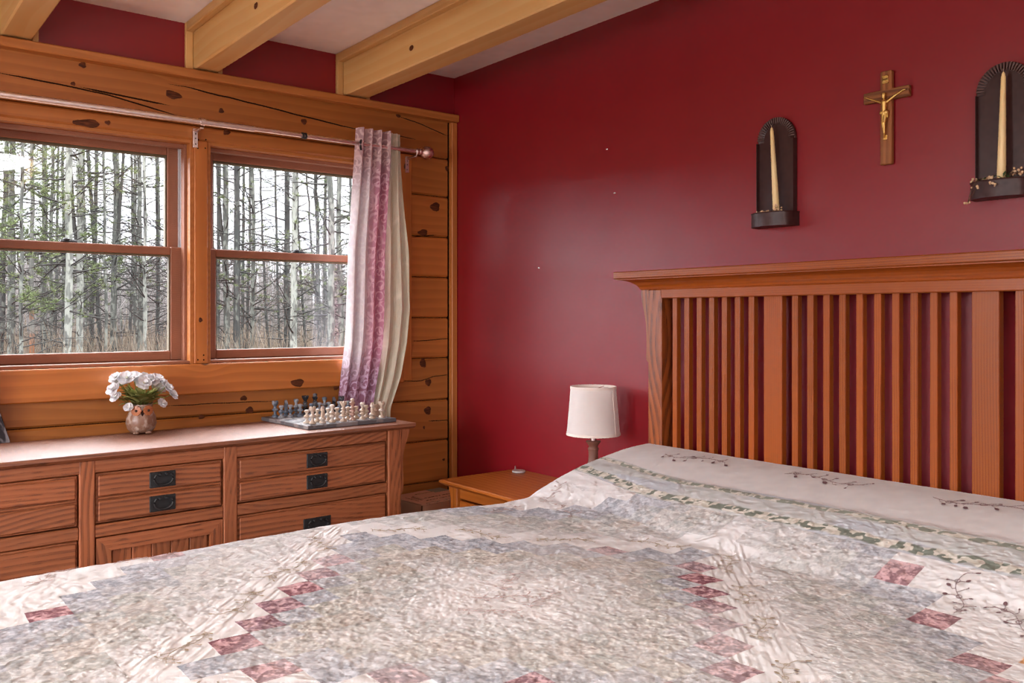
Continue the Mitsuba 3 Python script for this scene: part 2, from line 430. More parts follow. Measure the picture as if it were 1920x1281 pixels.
# ------------------------------------------------------------------ windows
for i, (a, b) in enumerate(WIN):
    k = struct(f'window_{i + 1}')
    j = .004
    # jambs: pine boards lining the opening
    part(k, 'jamb', cat(cbox(a, a + j + .010, .006, .16, WZ0, WZ1, .001), cbox(b - j - .010, b, .006, .16, WZ0, WZ1, .001), cbox(a + .014, b - .014, .006, .16, WZ1 - .012, WZ1, .001)), 'pine_trim', uv=None)
    part(k, 'stool', cbox(a + .014, b - .014, .010, .16, WZ0, WZ0 + .012, .002), 'sash_wood')
    part(k, 'stop', cat(cbox(a + .014, a + .024, .045, .083, WZ0 + .012, WZ1 - .012, .001), cbox(b - .024, b - .014, .045, .083, WZ0 + .012, WZ1 - .012, .001),
                        cbox(a + .024, b - .024, .05, .083, WZ1 - .026, WZ1 - .012, .001)), 'sash_wood')
    part(k, 'track', cat(cbox(a + .014, a + .019, .084, .158, WZ0 + .012, WZ1 - .012, .0008), cbox(b - .019, b - .014, .084, .158, WZ0 + .012, WZ1 - .012, .0008),
                         cbox(a + .019, a + .024, .118, .124, WZ0 + .012, WZ1 - .012, .0008), cbox(b - .024, b - .019, .118, .124, WZ0 + .012, WZ1 - .012, .0008)), 'white_vinyl', label='white vinyl sash track')
    l, r = a + .0195, b - .0195
    # upper sash (outer)
    z0, z1 = 1.553, WZ1 - .013
    y0, y1 = .1245, .157
    us = part(k, 'upper_sash', cat(cbox(l, l + .044, y0, y1, z0, z1), cbox(r - .044, r, y0, y1, z0, z1), cbox(l + .044, r - .044, y0, y1, z1 - .034, z1), cbox(l + .044, r - .044, y0, y1, z0, z0 + .032)), 'sash_wood')
    part(us, 'gasket', cat(cbox(l + .044, l + .050, y0 + .006, y1 - .002, z0 + .032, z1 - .034, .001), cbox(r - .050, r - .044, y0 + .006, y1 - .002, z0 + .032, z1 - .034, .001),
                           cbox(l + .05, r - .05, y0 + .006, y1 - .002, z1 - .042, z1 - .034, .001)), 'olive_gasket')
    part(us, 'pane', (np.array([[l + .044, .142, z0 + .03], [r - .044, .142, z0 + .03], [r - .044, .142, z1 - .03], [l + .044, .142, z1 - .03]]), np.array([[0, 1, 2, 3]])), 'pane')
    z0, z1 = WZ0 + .013, 1.588
    y0, y1 = .085, .117
    ls = part(k, 'lower_sash', cat(cbox(l, l + .043, y0, y1, z0, z1), cbox(r - .043, r, y0, y1, z0, z1), cbox(l + .043, r - .043, y0, y1, z1 - .031, z1), cbox(l + .043, r - .043, y0, y1, z0, z0 + .036)), 'sash_wood')
    part(ls, 'gasket', cat(cbox(l + .043, l + .048, y0 + .006, y1 - .002, z0 + .036, z1 - .031, .001), cbox(r - .048, r - .043, y0 + .006, y1 - .002, z0 + .036, z1 - .031, .001),
                           cbox(l + .048, r - .048, y0 + .006, y1 - .002, z1 - .037, z1 - .031, .001)), 'olive_gasket')
    part(ls, 'pane', (np.array([[l + .043, .102, z0 + .03], [r - .043, .102, z0 + .03], [r - .043, .102, z1 - .03], [l + .043, .102, z1 - .03]]), np.array([[0, 1, 2, 3]])), 'pane')
    mx = (a + b) / 2 + .012
    part(k, 'lock', cat(cbox(mx - .028, mx + .028, .090, .112, z1, z1 + .006, .002), moved(lathe([(.012, 0), (.012, .006), (.008, .010)], 14), mx - .008, .101, z1 + .006),
                        hull([(mx - .005, .094, z1 + .006), (mx + .03, .096, z1 + .006), (mx + .032, .102, z1 + .006), (mx - .005, .108, z1 + .006), (mx - .005, .096, z1 + .011), (mx + .026, .1, z1 + .010)])), 'black_iron', label='black sash lock')

# ------------------------------------------------------------------ ceiling beams
for i, (a, b) in enumerate(((-.583, -.476), (-1.214, -1.123), (-1.855, -1.760), (-2.50, -2.40), (-3.14, -3.04), (-3.78, -3.68), (-4.42, -4.32))):
    where = ['honey pine ceiling beam nearest the red wall', 'pine ceiling beam between the other two beams in view', 'pine ceiling beam at the top left corner of the view'] + ['pine ceiling beam over the camera'] * 4
    k = thing('ceiling_beam', where[i] + (', resting on the ledge above the window' if i < 3 else ''), 'beam', 'pine ceiling beams out of view' if i > 2 else 'pine ceiling beams')
    wood(k, 'timber', cbox(a, b, YF, -.002, 2.262, CZ, .005), 'pine_beam', 1)
    wood(k, 'ceiling_strip', cbox(a - .028, a, YF, -.021, CZ - .036, CZ, .003), 'pine_beam', 1)
    wood(k, 'ceiling_strip', cbox(b, b + .022, YF, -.021, CZ - .036, CZ, .003), 'pine_beam', 1)
    wood(k, 'wall_strip', cbox(a - .028, a - .001, -.020, 0, 2.2565, CZ, .002), 'pine_beam', 2)
    wood(k, 'wall_strip', cbox(b + .001, b + .021, -.020, 0, 2.2565, CZ, .002), 'pine_beam', 2)
    if i < 3:
        # knots on the underside, and a check along the side
        rr = np.random.default_rng(40 + i)
        for q in range(3):
            y, s = -.35 - .55 * q - rr.random() * .3, .006 + .006 * rr.random()
            n = 14
            an = np.linspace(0, 2 * PI, n, endpoint=False)
            v = np.vstack([[a - .0011, y, 2.33 + .02 * q]] + [[a - .0003, y + 1.5 * s * math.cos(t), 2.33 + .02 * q + s * math.sin(t)] for t in an])
            part(k + '__timber', 'knot', (v, np.array([[0, 1 + (j + 1) % n, 1 + j] for j in range(n)])), 'knot', True)
# ------------------------------------------------------------------ fill lamps added out of view to brighten the room
scene['fill_lamp_glass'] = {'type': 'diffuse', 'reflectance': rgb(.8, .78, .74)}
for i, (x, y) in enumerate(FILL_LAMP_SPOTS):
    k = thing('added_ceiling_light', 'added fill light, a round flush ceiling light with a frosted dome' + (', near the left wall' if i == 0 else ' over the foot of the bed'), 'ceiling light')
    part(k, 'base', moved(lathe([(.21, -.03), (.22, -.02), (.22, 0)], 32), x, y, CZ), 'finial_metal', 40)
    dm = moved(lathe([(0.001, -.11), (.07, -.105), (.13, -.088), (.175, -.06), (.20, -.03)], 32, False), x, y, CZ)
    if (dm.face_normals[:, 2] * dm.area_faces).sum() > 0: dm.invert()
    kk = key_for(k + '__dome')
    scene[kk] = mikit.ply(dm, 'fill_lamp_glass', smooth=True, emitter={'type': 'area', 'radiance': {'type': 'rgb', 'value': [FILL_LAMP * .96, FILL_LAMP, FILL_LAMP * .985]}})

for i, (x, y) in enumerate(FILL_FLOOR_LAMP_SPOTS):
    k = thing('added_floor_lamp', 'added fill light, a tall floor lamp with a glowing white drum shade' + (' between the left windows' if i == 0 else ' behind the camera'), 'floor lamp')
    part(k, 'base', moved(lathe([(.14, 0), (.14, .012), (.02, .03), (.012, .05)], 28), x, y, 0), 'finial_metal', 40)
    part(k, 'pole', tmesh([(x, y, .045), (x, y, 1.72)], .011, 12), 'finial_metal', 50)
    dm = moved(lathe([(.20, 1.32), (.22, 1.32), (.20, 1.72), (.18, 1.72), (.20, 1.32)], 36, False), x, y, 0)
    if dm.volume < 0: dm.invert()
    kk = key_for(k + '__shade')
    scene[kk] = mikit.ply(dm, 'fill_lamp_glass', smooth=40, emitter={'type': 'area', 'radiance': {'type': 'rgb', 'value': [FILL_FLOOR_LAMP * .96, FILL_FLOOR_LAMP, FILL_FLOOR_LAMP * .985]}})

# ------------------------------------------------------------------ dresser (its own frame: x to the right end, y into the wall)
DT = T().translate([-.512, -.487, 0]).rotate([0, 0, 1], 2.5)
k = thing('dresser', 'long oak dresser with black bail handles under the windows', 'dresser')


def dw(name, m, ax, label=None, parent=None): return wood(parent or k, name, m, 'oak', ax, label, tw=DT)


L = 1.86
# top with a bevelled underside
prof = [(0.002, .905), (.432, .905), (.432, .884), (.012, .884), (0, .893), (0, .903)]
wood(k, 'top', prism(prof, 0, -L, 0), 'oak_top', 0, None, DT)
dw('apron', cbox(-L + .12, -.118, .022, .05, .843, .884), 0)
for x0, x1, nm in ((-.116, -.058, 'post'), (-L + .058, -L + .116, 'post'), (-.758, -.711, 'stile'), (-1.203, -1.158, 'stile')):
    dw(nm, cbox(x0, x1, .014 if nm == 'post' else .020, .07, 0 if nm == 'post' else .08, .884), 2)
for x0, x1, nm in ((-.116, -.058, 'post'), (-L + .058, -L + .116, 'post')):
    dw(nm, cbox(x0, x1, .365, .42, 0, .884), 2)
for s in (0, 1):
    xx = (-.068, -.092) if s == 0 else (-L + .068, -L + .092)
    dw('side_panel', cbox(min(xx), max(xx), 0.07, .365, .07, .884), 2)
    # curved corbels along the outside of the post
    cz = [(.0, .884), (.042, .884), (.042, .872), (.036, .855), (.024, .825), (.014, .79), (.011, .75), (.013, .70), (.013, .655), (.009, .640), (.0, .625)]
    pts = [((-.058 + a) if s == 0 else (-L + .058 - a), z) for a, z in cz]
    for y0 in (.020, .37):
        dw('corbel', prism(pts, 1, y0, y0 + .045), 2)
dw('back', cbox(-L + .116, -.116, .405, .417, .07, .884), 0)
for z0, z1 in ((.646, .684), (.415, .450), (.08, .14)):
    for x0, x1 in ((-.711, -.116), (-1.158, -.758), (-L + .116, -1.203)):
        if x0 != -1.158 or z0 != .415: dw('rail', cbox(x0, x1, .022, .05, z0, z1), 0)


def bail(px, pz, wd, parent):
    """black plate with a drop ring pull"""
    h = key_for(parent + '__handle')
    lab = None
    n = 20
    a = np.linspace(PI * .78, PI * 2.22, n)
    ring = tmesh(np.stack([px + wd * .36 * np.cos(a), .010 + 0 * a, pz + .003 + .021 * np.sin(a)], 1), .0038, 6)
    posts = [turned(lathe([(.006, 0), (.006, .004), (.004, .009), (.0, .010)], 10), [1, 0, 0], 90) for _ in (0, 1)]
    # outline embossed on the plate, corner rivets
    piv = [moved(q, px + s * wd * .13, .018, pz + .016) for q, s in zip(posts, (-1, 1))]
    riv = [moved(turned(lathe([(.003, 0), (.002, .0016), (0, .002)], 8), [1, 0, 0], 90), px + s * (wd / 2 - .006), .0185, pz + t * .019) for s in (-1, 1) for t in (-1, 1)]
    m = cat(cbox(px - wd / 2, px + wd / 2, .0175, .023, pz - .025, pz + .025, .0015), ring, *piv, *riv)
    put(h, m, 'black_iron', 35, tw=DT)
    labels[h] = {'label': 'black metal bail handle on a plate'}


def drawer(x0, x1, z0, z1, split, handles, ax=0):
    d = dw('drawer', cat(cbox(x0 + .003, x1 - .003, .0305, .045, z0 + .003, z1 - .003, .002)), ax)
    # two raised fields with a bead between them
    if split:
        dw('front_panel', cbox(x0 + .009, x1 - .009, .0210, .033, split + .0065, z1 - .009, .0035), ax, None, d)
        dw('front_panel', cbox(x0 + .009, x1 - .009, .0210, .033, z0 + .009, split - .0065, .0035), ax, None, d)
        dw('bead', tmesh([(x0 + .009, .0275, split), (x1 - .009, .0275, split)], .0034, 8), 0, None, d)
    else:
        dw('front_panel', cbox(x0 + .009, x1 - .009, .0210, .033, z0 + .009, z1 - .009, .0025), ax, None, d)
    for hx, hz, wd in handles: bail(hx, hz, wd, d)
    return d


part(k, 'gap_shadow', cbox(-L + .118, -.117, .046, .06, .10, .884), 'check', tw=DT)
drawer(-.711, -.116, .684, .843, .763, [(-.414, .803, .082), (-.414, .726, .082)])
drawer(-.711, -.116, .450, .646, None, [(-.414, .572, .108)])
drawer(-.711, -.116, .140, .415, None, [(-.414, .29, .108)])
drawer(-1.158, -.758, .684, .843, .763, [(-.958, .801, .081), (-.958, .725, .081)])
drawer(-1.744, -1.203, .684, .843, .763, [(-1.474, .801, .082), (-1.474, .725, .082)])
drawer(-1.744, -1.203, .450, .646, None, [(-1.474, .572, .108)])
drawer(-1.744, -1.203, .140, .415, None, [(-1.474, .29, .108)])
# the door in the middle: mitred frame round a beadboard panel
x0, x1, z0, z1 = -1.158, -.758, .14, .646
fw = .046
d = dw('door', cbox(x0 + .003, x1 - .003, .041, .046, z0 + .003, z1 - .003, .001), 2)
dw('door_stile', hull([(x0 + .003, y, z0 + .003) for y in (.022, .045)] + [(x0 + .003, y, z1 - .003) for y in (.022, .045)] + [(x0 + fw, y, z0 + fw) for y in (.020, .045)] + [(x0 + fw, y, z1 - fw) for y in (.020, .045)]), 2, None, d)
dw('door_stile', hull([(x1 - .003, y, z0 + .003) for y in (.022, .045)] + [(x1 - .003, y, z1 - .003) for y in (.022, .045)] + [(x1 - fw, y, z0 + fw) for y in (.020, .045)] + [(x1 - fw, y, z1 - fw) for y in (.020, .045)]), 2, None, d)
for q, s in ((z1, -1), (z0, 1)):
    dw('door_rail', hull([(x0 + .003, y, q + s * .003) for y in (.022, .045)] + [(x1 - .003, y, q + s * .003) for y in (.022, .045)] + [(x0 + fw, y, q + s * fw) for y in (.020, .045)] + [(x1 - fw, y, q + s * fw) for y in (.020, .045)]), 0, None, d)
nb = 5
for q in range(nb):
    a, b = x0 + fw + .004, x1 - fw - .004
    dw('panel_board', cbox(a + (b - a) * q / nb + .001, a + (b - a) * (q + 1) / nb - .001, .032, .040, z0 + fw, z1 - fw, .0025), 2, None, d)

# ------------------------------------------------------------------ chess board and pieces
CT0 = T().translate([-.938, -.431, .9055]).rotate([0, 0, 1], 3.0)
BW = .384


def stone_fn(a, b, s=60.0):
    def fn(p, n, uv):
        v = fbm(p.x * s, p.y * s, p.z * s, 3)
        w = smoothstep(.45, .62, noise(p.x * s * .6 + v * 3, p.y * s * .6, p.z * s * .9))
        return mix(a, b, w)
    return proc(fn)


plastic('slate', stone_fn((.20, .19, .20), (.42, .38, .37), 35), 0.30)
plastic('slate_dark', stone_fn((.15, .15, .17), (.24, .23, .24), 30), 0.22)
plastic('board_light', stone_fn((.52, .52, .54), (.62, .60, .60), 30), 0.22)
plastic('onyx_white', stone_fn((.74, .62, .50), (.80, .73, .66), 70), 0.25)
plastic('onyx_pink', stone_fn((.66, .45, .36), (.78, .66, .56), 70), 0.25)
plastic('onyx_grey', stone_fn((.20, .25, .32), (.48, .50, .53), 60), 0.22)
plastic('onyx_dark', stone_fn((.030, .036, .045), (.20, .21, .23), 60), 0.18)
k = thing('chess_board', 'square grey stone chess board at the right end of the dresser', 'chess board')
part(k, 'slab', cbox(0, BW, 0, BW, 0, .0145, .0018), 'slate', tw=CT0)
sq = (BW - .044) / 8
tile = mikit.ply(cbox(0, sq - .0006, 0, sq - .0006, .0140, .0152, .0004), 'slate_dark')
tile2 = mikit.ply(cbox(0, sq - .0006, 0, sq - .0006, .0140, .0152, .0004), 'board_light')
for r_ in range(8):
    for c_ in range(8):
        part(k, 'square', tile if (r_ + c_) % 2 == 0 else tile2, None, tw=CT0 @ T().translate([.022 + c_ * sq, .022 + r_ * sq, 0]))


def pr(*a): return lathe(list(a), 14)


def ball(r, z0, z1, n=5):
    t = np.linspace(-PI / 2, PI / 2, n + 2)[1:-1]
    return [(max(r * math.cos(q), .0045), (z0 + z1) / 2 + (z1 - z0) / 2 * math.sin(q)) for q in t]


base = [(.0125, 0), (.0125, .003), (.0095, .006), (.0055, .009), (.0050, .013)]
pawn = pr(*base, *ball(.0110, .014, .027), (.0045, .029), (.005, .031), (.0085, .035), (.0095, .038), (.008, .041), (0, .0425))
rook = cat(pr(*base, (.0055, .016), *ball(.0115, .018, .031), (.0055, .035), (.006, .038), (.0105, .043), (.0115, .046), (.0115, .052), (.0075, .052), (.0075, .049)),
           *[moved(turned(cbox(.0072, .0116, -.0028, .0028, .0515, .0555, .0006), [0, 0, 1], q * 60)) for q in range(6)])
bishop = pr(*base, *ball(.0110, .013, .024, 4), *ball(.0115, .025, .036, 4), (.005, .039), (.0055, .044), (.009, .050), (.0095, .053), (.0085, .056), (.004, .058), (0, .0585))
queen = cat(pr(*base, *ball(.0115, .014, .025, 4), *ball(.0115, .026, .036, 4), *ball(.0100, .037, .045, 4), (.0055, .047), (.006, .050), (.0110, .056), (.0125, .061), (.009, .0635), (.004, .064), (0, .0645)),
            *[moved(trimesh.creation.icosphere(1, .0030), .0105 * math.cos(q), .0105 * math.sin(q), .0638) for q in np.arange(7) * 2 * PI / 7])
king = pr(*base, *ball(.0115, .014, .025, 4), *ball(.0115, .026, .036, 4), *ball(.0105, .037, .046, 4), (.0055, .049), (.009, .054), (.0105, .058), (.0115, .0595), (.0060, .062), (.0075, .066), (.0080, .069), (.006, .072), (0, .073))


def knight_mesh():
    b = pr((.0125, 0), (.0125, .003), (.009, .006), *ball(.0125, .007, .021, 5), (.006, .023))
    out = [(-.0070, .021), (-.0080, .032), (-.0070, .042), (-.0045, .049), (-.0055, .0545), (-.002, .0525), (.000, .055), (.002, .0515), (.0070, .049), (.0125, .0425), (.0120, .0385), (.0085, .0385), (.0035, .0400), (.0060, .033), (.0075, .0255), (.0070, .021)]
    h = prism(out, 1, -.0042, .0042)
    mane = [moved(cbox(-.0092, -.0055, -.002, .002, z, z + .0035, .0008)) for z in (.026, .031, .036, .041)]
    return cat(b, h, *mane)


knight = knight_mesh()
TYPES = {'rook': rook, 'knight': knight, 'bishop': bishop, 'queen': queen, 'king': king, 'pawn': pawn}
PM = {}


def piece(kind, mat, c_, row, side, label, group=None):
    kk = thing(f'chess_{kind}', label, 'chess piece', group)
    if (kind, mat) not in PM: PM[(kind, mat)] = mikit.ply(TYPES[kind], mat, smooth=40)
    jx, jy = rng.uniform(-.004, .004, 2)
    ang = rng.uniform(-12, 12) + (-90 if side else 90)
    s = 1.15 if row == 0 or row == 7 else 1.17
    put(kk, PM[(kind, mat)], None, tw=CT0 @ T().translate([.022 + (c_ + .5) * sq + jx, .022 + (row + .5) * sq + jy, .01525]).rotate([0, 0, 1], ang).scale([s * .93, s * .93, s]))


ORD = ['rook', 'knight', 'bishop', 'queen', 'king', 'bishop', 'knight', 'rook']
NTH = ['first', 'second', 'third', 'fourth', 'fifth', 'sixth', 'seventh', 'eighth']
for c_, kd in enumerate(ORD):
    side = {0: 'left', 1: 'left', 2: 'left', 5: 'right', 6: 'right', 7: 'right'}.get(c_)
    piece(kd, 'onyx_white' if c_ != 4 else 'onyx_pink', c_, 0, 0, (f'cream stone chess {kd}, at the {side} end of the near row' if side and kd == 'rook' else f'cream stone chess {kd} on the {side} half of the near row' if side else f'cream stone chess {kd} standing in the near row'), 'cream chess pieces')
    piece('pawn', 'onyx_white', c_, 1, 0, f'cream stone chess pawn, {NTH[c_]} from the left in the cream pawn row', 'cream chess pawns')
    mt = 'onyx_dark' if c_ in (3, 4, 6, 7) else 'onyx_grey'
    tone = 'black' if mt == 'onyx_dark' else 'grey'
    piece(kd, mt, c_, 7, 1, (f'{tone} stone chess {kd}, at the {side} end of the far row' if side and kd == 'rook' else f'{tone} stone chess {kd} on the {side} half of the far row' if side else f'{tone} stone chess {kd} standing in the far row'), 'dark chess pieces')
    piece('pawn', 'onyx_grey', c_, 6, 1, f'grey stone chess pawn, {NTH[c_]} from the left in the dark pawn row', 'dark chess pawns')

# ------------------------------------------------------------------ owl vase with white flowers
OV = T().translate([-1.435, -.135, .9055]).rotate([0, 0, 1], -10)


def glaze(p, n, uv):
    v = fbm(p.x * 60, p.y * 60, p.z * 40, 3)
    return mix((.40, .235, .16), (.62, .52, .45), smoothstep(.42, .66, v))


plastic('owl_glaze', proc(glaze), 0.12)
plastic('owl_eye', proc(lambda p, n, uv: mix((.55, .19, .07), (.68, .34, .16), noise(p.x * 200, p.y * 200, p.z * 200))), 0.15)
plastic('owl_dark', rgb(.035, .015, .010), 0.15)
k = thing('owl_vase', 'small brown glazed owl vase with orange eyes on the dresser', 'vase')
prof = np.array([(.026, .002), (.036, .004), (.046, .016), (.0515, .036), (.049, .056), (.042, .074), (.037, .088), (.0385, .098), (.041, .103), (.036, .103), (.032, .09), (.03, .07)])
n = 56
a = np.linspace(0, 2 * PI, n, endpoint=False)
V = []
for r_, z in prof:
    lobe = 1 - .045 * np.abs(np.cos(a * 6)) ** 6 * np.clip(1 - abs(z - .038) / .045, 0, 1)
    zz = z + (.006 * np.cos(2 * a) ** 2 * (abs(np.cos(a)) > .7) if z > .09 else 0)
    V.append(np.stack([r_ * lobe * np.cos(a), r_ * lobe * np.sin(a), zz + 0 * a], 1))
V = np.vstack(V + [np.array([[0, 0, .002], [0, 0, .07]])])
Fc = []
m_ = len(prof)
for i in range(m_ - 1):
    for j in range(n):
        q = (j + 1) % n
        Fc += [(i * n + j, i * n + q, (i + 1) * n + q), (i * n + j, (i + 1) * n + q, (i + 1) * n + j)]
for j in range(n):
    q = (j + 1) % n
    Fc += [(m_ * n, q, j), (m_ * n + 1, (m_ - 1) * n + j, (m_ - 1) * n + q)]
part(k, 'body', trimesh.Trimesh(V, Fc, process=False), 'owl_glaze', True, tw=OV)


def petal_disc(r, npet, t):
    nn = 48
    an = np.linspace(0, 2 * PI, nn, endpoint=False)
    rr = r * (1 - .13 * np.abs(np.sin(an * npet / 2)) ** .6 * 0 - .12 * (np.abs(np.cos(an * npet / 2)) < .35))
    v = np.vstack([[[0, 0, t * .6]], np.stack([.45 * rr * np.cos(an), .45 * rr * np.sin(an), t + 0 * an], 1), np.stack([rr * np.cos(an), rr * np.sin(an), .5 * t + 0 * an], 1), np.stack([rr * np.cos(an), rr * np.sin(an), -.004 + 0 * an], 1)])
    f = [[0, 1 + j, 1 + (j + 1) % nn] for j in range(nn)]
    for s in (0, 1):
        for j in range(nn):
            q = (j + 1) % nn
            f += [[1 + s * nn + j, 1 + (s + 1) * nn + j, 1 + (s + 1) * nn + q], [1 + s * nn + j, 1 + (s + 1) * nn + q, 1 + s * nn + q]]
    return trimesh.Trimesh(v, f, process=False)


for s in (-1, 1):
    e = petal_disc(.0175, 9, .004)
    e.apply_transform(rotm([1, 0, 0], 90)); e.apply_transform(rotm([0, 0, 1], s * 24))
    e.apply_translation([s * .0195, -.0415, .083])
    ek = part(k, 'eye', e, 'owl_eye', 40, tw=OV)
    pu = turned(trimesh.creation.icosphere(2, .0042), [1, 0, 0], 0); pu.apply_translation([s * .0205, -.0458, .083])
    part(ek, 'pupil', pu, 'owl_dark', True, tw=OV)
bk = hull([(-.006, -.040, .081), (.006, -.040, .081), (0, -.049, .078), (0, -.046, .063), (-.004, -.043, .068), (.004, -.043, .068), (0, -.044, .083)])
part(k, 'beak', bk, 'owl_dark', 30, tw=OV)
for s in (-1, 1):
    ft = trimesh.creation.icosphere(2, .009); ft.apply_scale([1.2, 1.1, .55]); ft.apply_translation([s * .020, -.042, .0052])
    part(k, 'foot', ft, 'owl_glaze', True, tw=OV)

scene['petal'] = {'type': 'twosided', 'bsdf': {'type': 'diffuse', 'reflectance': rgb(.82, .83, .85)}}
diffuse('petal', rgb(.74, .75, .77), two=True)
diffuse('flower_leaf', proc(lambda p, n, uv: mix((.10, .125, .025), (.32, .29, .11), noise(p.x * 70, p.y * 70, p.z * 70))), two=True)
diffuse('flower_stem', rgb(.14, .17, .04), two=True)
diffuse('stamen', rgb(.55, .60, .45), two=True)


def ruffle_petal(r, wd, rr):
    nu, nv = 7, 6
    v = []
    for i in range(nu):
        u = i / (nu - 1)
        for j in range(nv):
            s = (j / (nv - 1) - .5) * 2
            half = wd * math.sin(min(1, u * 1.05 + .12) * PI * .62) * (1 - .25 * u ** 6)
            x = r * u * (1 - .10 * s * s * u)
            z = .35 * r * u ** 1.8 * .5 + .08 * r * math.sin(s * 5 + rr * 9 + u * 3) * u - .05 * r * s * s
            v.append((x, s * half, z))
    f = []
    for i in range(nu - 1):
        for j in range(nv - 1):
            q = i * nv + j
            f += [(q, q + 1, q + nv + 1), (q, q + nv + 1, q + nv)]
    return np.array(v), np.array(f)


def bloom(center, normal, size, seed):
    rr = np.random.default_rng(seed)
    nz = np.array(normal, float); nz /= np.linalg.norm(nz)
    ax = np.cross([0.3, .1, 1], nz); ax /= np.linalg.norm(ax); ay = np.cross(nz, ax)
    M = np.stack([ax, ay, nz], 1)
    s = Soup()
    for lay, cnt, sc, lift in ((0, 6, 1, .05), (1, 5, .82, .28), (2, 4, .6, .6)):
        for q in range(cnt):
            v, f = ruffle_petal(size * sc, size * sc * .55, rr.random())
            an, ti = 2 * PI * q / cnt + lay * .5 + rr.normal() * .12, lift + rr.normal() * .12
            R = trimesh.transformations.rotation_matrix(an, [0, 0, 1])[:3, :3] @ trimesh.transformations.rotation_matrix(-ti, [0, 1, 0])[:3, :3]
            s.add((v @ R.T) @ M.T + np.array(center) + nz * .002 * lay, f)
    return s.mesh(), M


fk = thing('flower_bouquet', 'white artificial flowers with olive leaves standing in the owl vase', 'flowers')
O0 = np.array([-1.435, -.135, .9055])
spots = [(-.052, -.02, .196, -.3, -.5, .033), (-.084, .0, .198, -.6, -.3, .026), (-.094, -.01, .160, -.8, -.5, .028), (-.090, -.02, .134, -.8, -.6, .022), (-.024, .0, .196, -.1, -.5, .031),
         (.002, -.025, .176, 0, -.9, .027), (.030, -.01, .184, .2, -.6, .031), (.054, .0, .188, .3, -.4, .031), (.082, -.01, .160, .7, -.5, .030), (.103, -.01, .132, .8, -.6, .026), (.062, -.03, .104, .6, -1, .020), (-.050, -.03, .096, -.5, -1, .018),
         (-.060, .04, .180, -.3, .7, .032), (.02, .05, .180, .1, .8, .034), (.075, .045, .155, .6, .7, .030)]
for q, (x, y, z, nx, ny, sz) in enumerate(spots):
    cpt = O0 + np.array([x, y, z])
    m, M = bloom(cpt, (nx, ny, .8), sz, 100 + q)
    b = part(fk, 'bloom', m, 'petal', True)
    part(b, 'stamen_cluster', moved(trimesh.creation.icosphere(1, sz * .16), *(cpt + M[:, 2] * sz * .14)), 'stamen', True)
    mid = O0 + np.array([x * .35, y * .35, .11])
    tt = np.linspace(0, 1, 6)[:, None]
    pth = (1 - tt) ** 2 * (O0 + np.array([x * .15, y * .15, .072])) + 2 * tt * (1 - tt) * mid + tt ** 2 * (cpt - M[:, 2] * .002)
    part(fk, 'stem', tmesh(pth, .0013, 5), 'flower_stem', True)
rr = np.random.default_rng(5)
for q in range(60):
    an, ln = rr.uniform(0, 2 * PI), rr.uniform(.050, .095)
    el = rr.uniform(.35, 1.3)
    b0 = O0 + np.array([.018 * math.cos(an), .018 * math.sin(an), rr.uniform(.098, .128)])
    dirv = np.array([math.cos(an) * math.cos(el), math.sin(an) * math.cos(el), math.sin(el)])
    sd = np.cross(dirv, [0, 0, 1]); sd /= np.linalg.norm(sd)
    up_ = np.cross(sd, dirv)
    u = np.linspace(0, 1, 8)
    half = ln * .15 * np.sin(np.clip(u, 0, 1) ** .8 * PI) * (1 + .45 * (np.arange(8) % 2)) + .0006
    c_ = b0 + u[:, None] * ln * dirv + (-(u ** 2) * ln * .35)[:, None] * np.array([0, 0, 1.0])
    v = np.vstack([c_ - sd * half[:, None] + up_ * .002, c_, c_ + sd * half[:, None] + up_ * .002])
    f = []
    for s in (0, 1):
        for i in range(7):
            a0 = s * 8 + i
            f += [[a0, a0 + 1, a0 + 9], [a0, a0 + 9, a0 + 8]]
    part(fk, 'leaf', (v, np.array(f)), 'flower_leaf', True)

# ------------------------------------------------------------------ curtain rod, curtains
RY, RZ = -.09, 2.050
k = thing('curtain_rod', 'brushed metal curtain rod with a ball finial above the windows', 'curtain rod')
part(k, 'thick_tube', tmesh([(-3.4, RY, RZ), (-1.005, RY, RZ)], .0115, 14), 'rod_metal', 50)
part(k, 'thin_tube', tmesh([(-1.02, RY, RZ), (-.238, RY, RZ)], .0090, 14), 'rod_metal', 50)
fin = turned(lathe([(.012, 0), (.0135, .001), (.0135, .004), (.0110, .006), (.0110, .012), (.0155, .014), (.0155, .020), (.010, .023), (.010, .027), (.0150, .030), (.0235, .036), (.0285, .048), (.0290, .056), (.0275, .066), (.021, .077), (.011, .084), (0, .086)], 28), [0, 1, 0], 90)
part(k, 'finial', moved(fin, -.262, RY, RZ), 'finial_metal', 40, label='round ball finial')
part(k, 'clip', cat(*[moved(turned(lathe([(.0125, 0), (.0135, .001), (.0135, .007), (.0125, .008)], 14), [0, 1, 0], 90), x, RY, RZ) for x in (-.806, -.794)]), 'black_iron', 40, label='small black double clip')
for x in (-1.205, -.266):
    kk = part(k, 'bracket', cat(cbox(x - .009, x + .009, -.016 if x < -1 else -.018, -.0045 if x < -1 else -.0125, RZ - .085, RZ - .012, .001), cbox(x - .007, x + .007, RY, -.008, RZ - .026, RZ - .020, .001),
                                *([moved(turned(lathe([(.0118, -.008), (.0155, -.008), (.0155, .008), (.0118, .008), (.0118, -.008)], 18, False), [0, 1, 0], 90), x, RY, RZ)] if x < -1 else [tmesh([(x, RY - .012, RZ + .004), (x, RY - .012, RZ - .010), (x, RY, RZ - .023)], .003, 6)])), 'rod_metal', 40)
    for zz in (-.072, -.05, -.033):
        y = (-.016 if x < -1 else -.018)
        part(kk, 'screw', moved(turned(lathe([(.003, 0), (.0025, .001), (0, .0012)], 8), [1, 0, 0], 90), x, y, RZ + zz), 'black_iron', True)


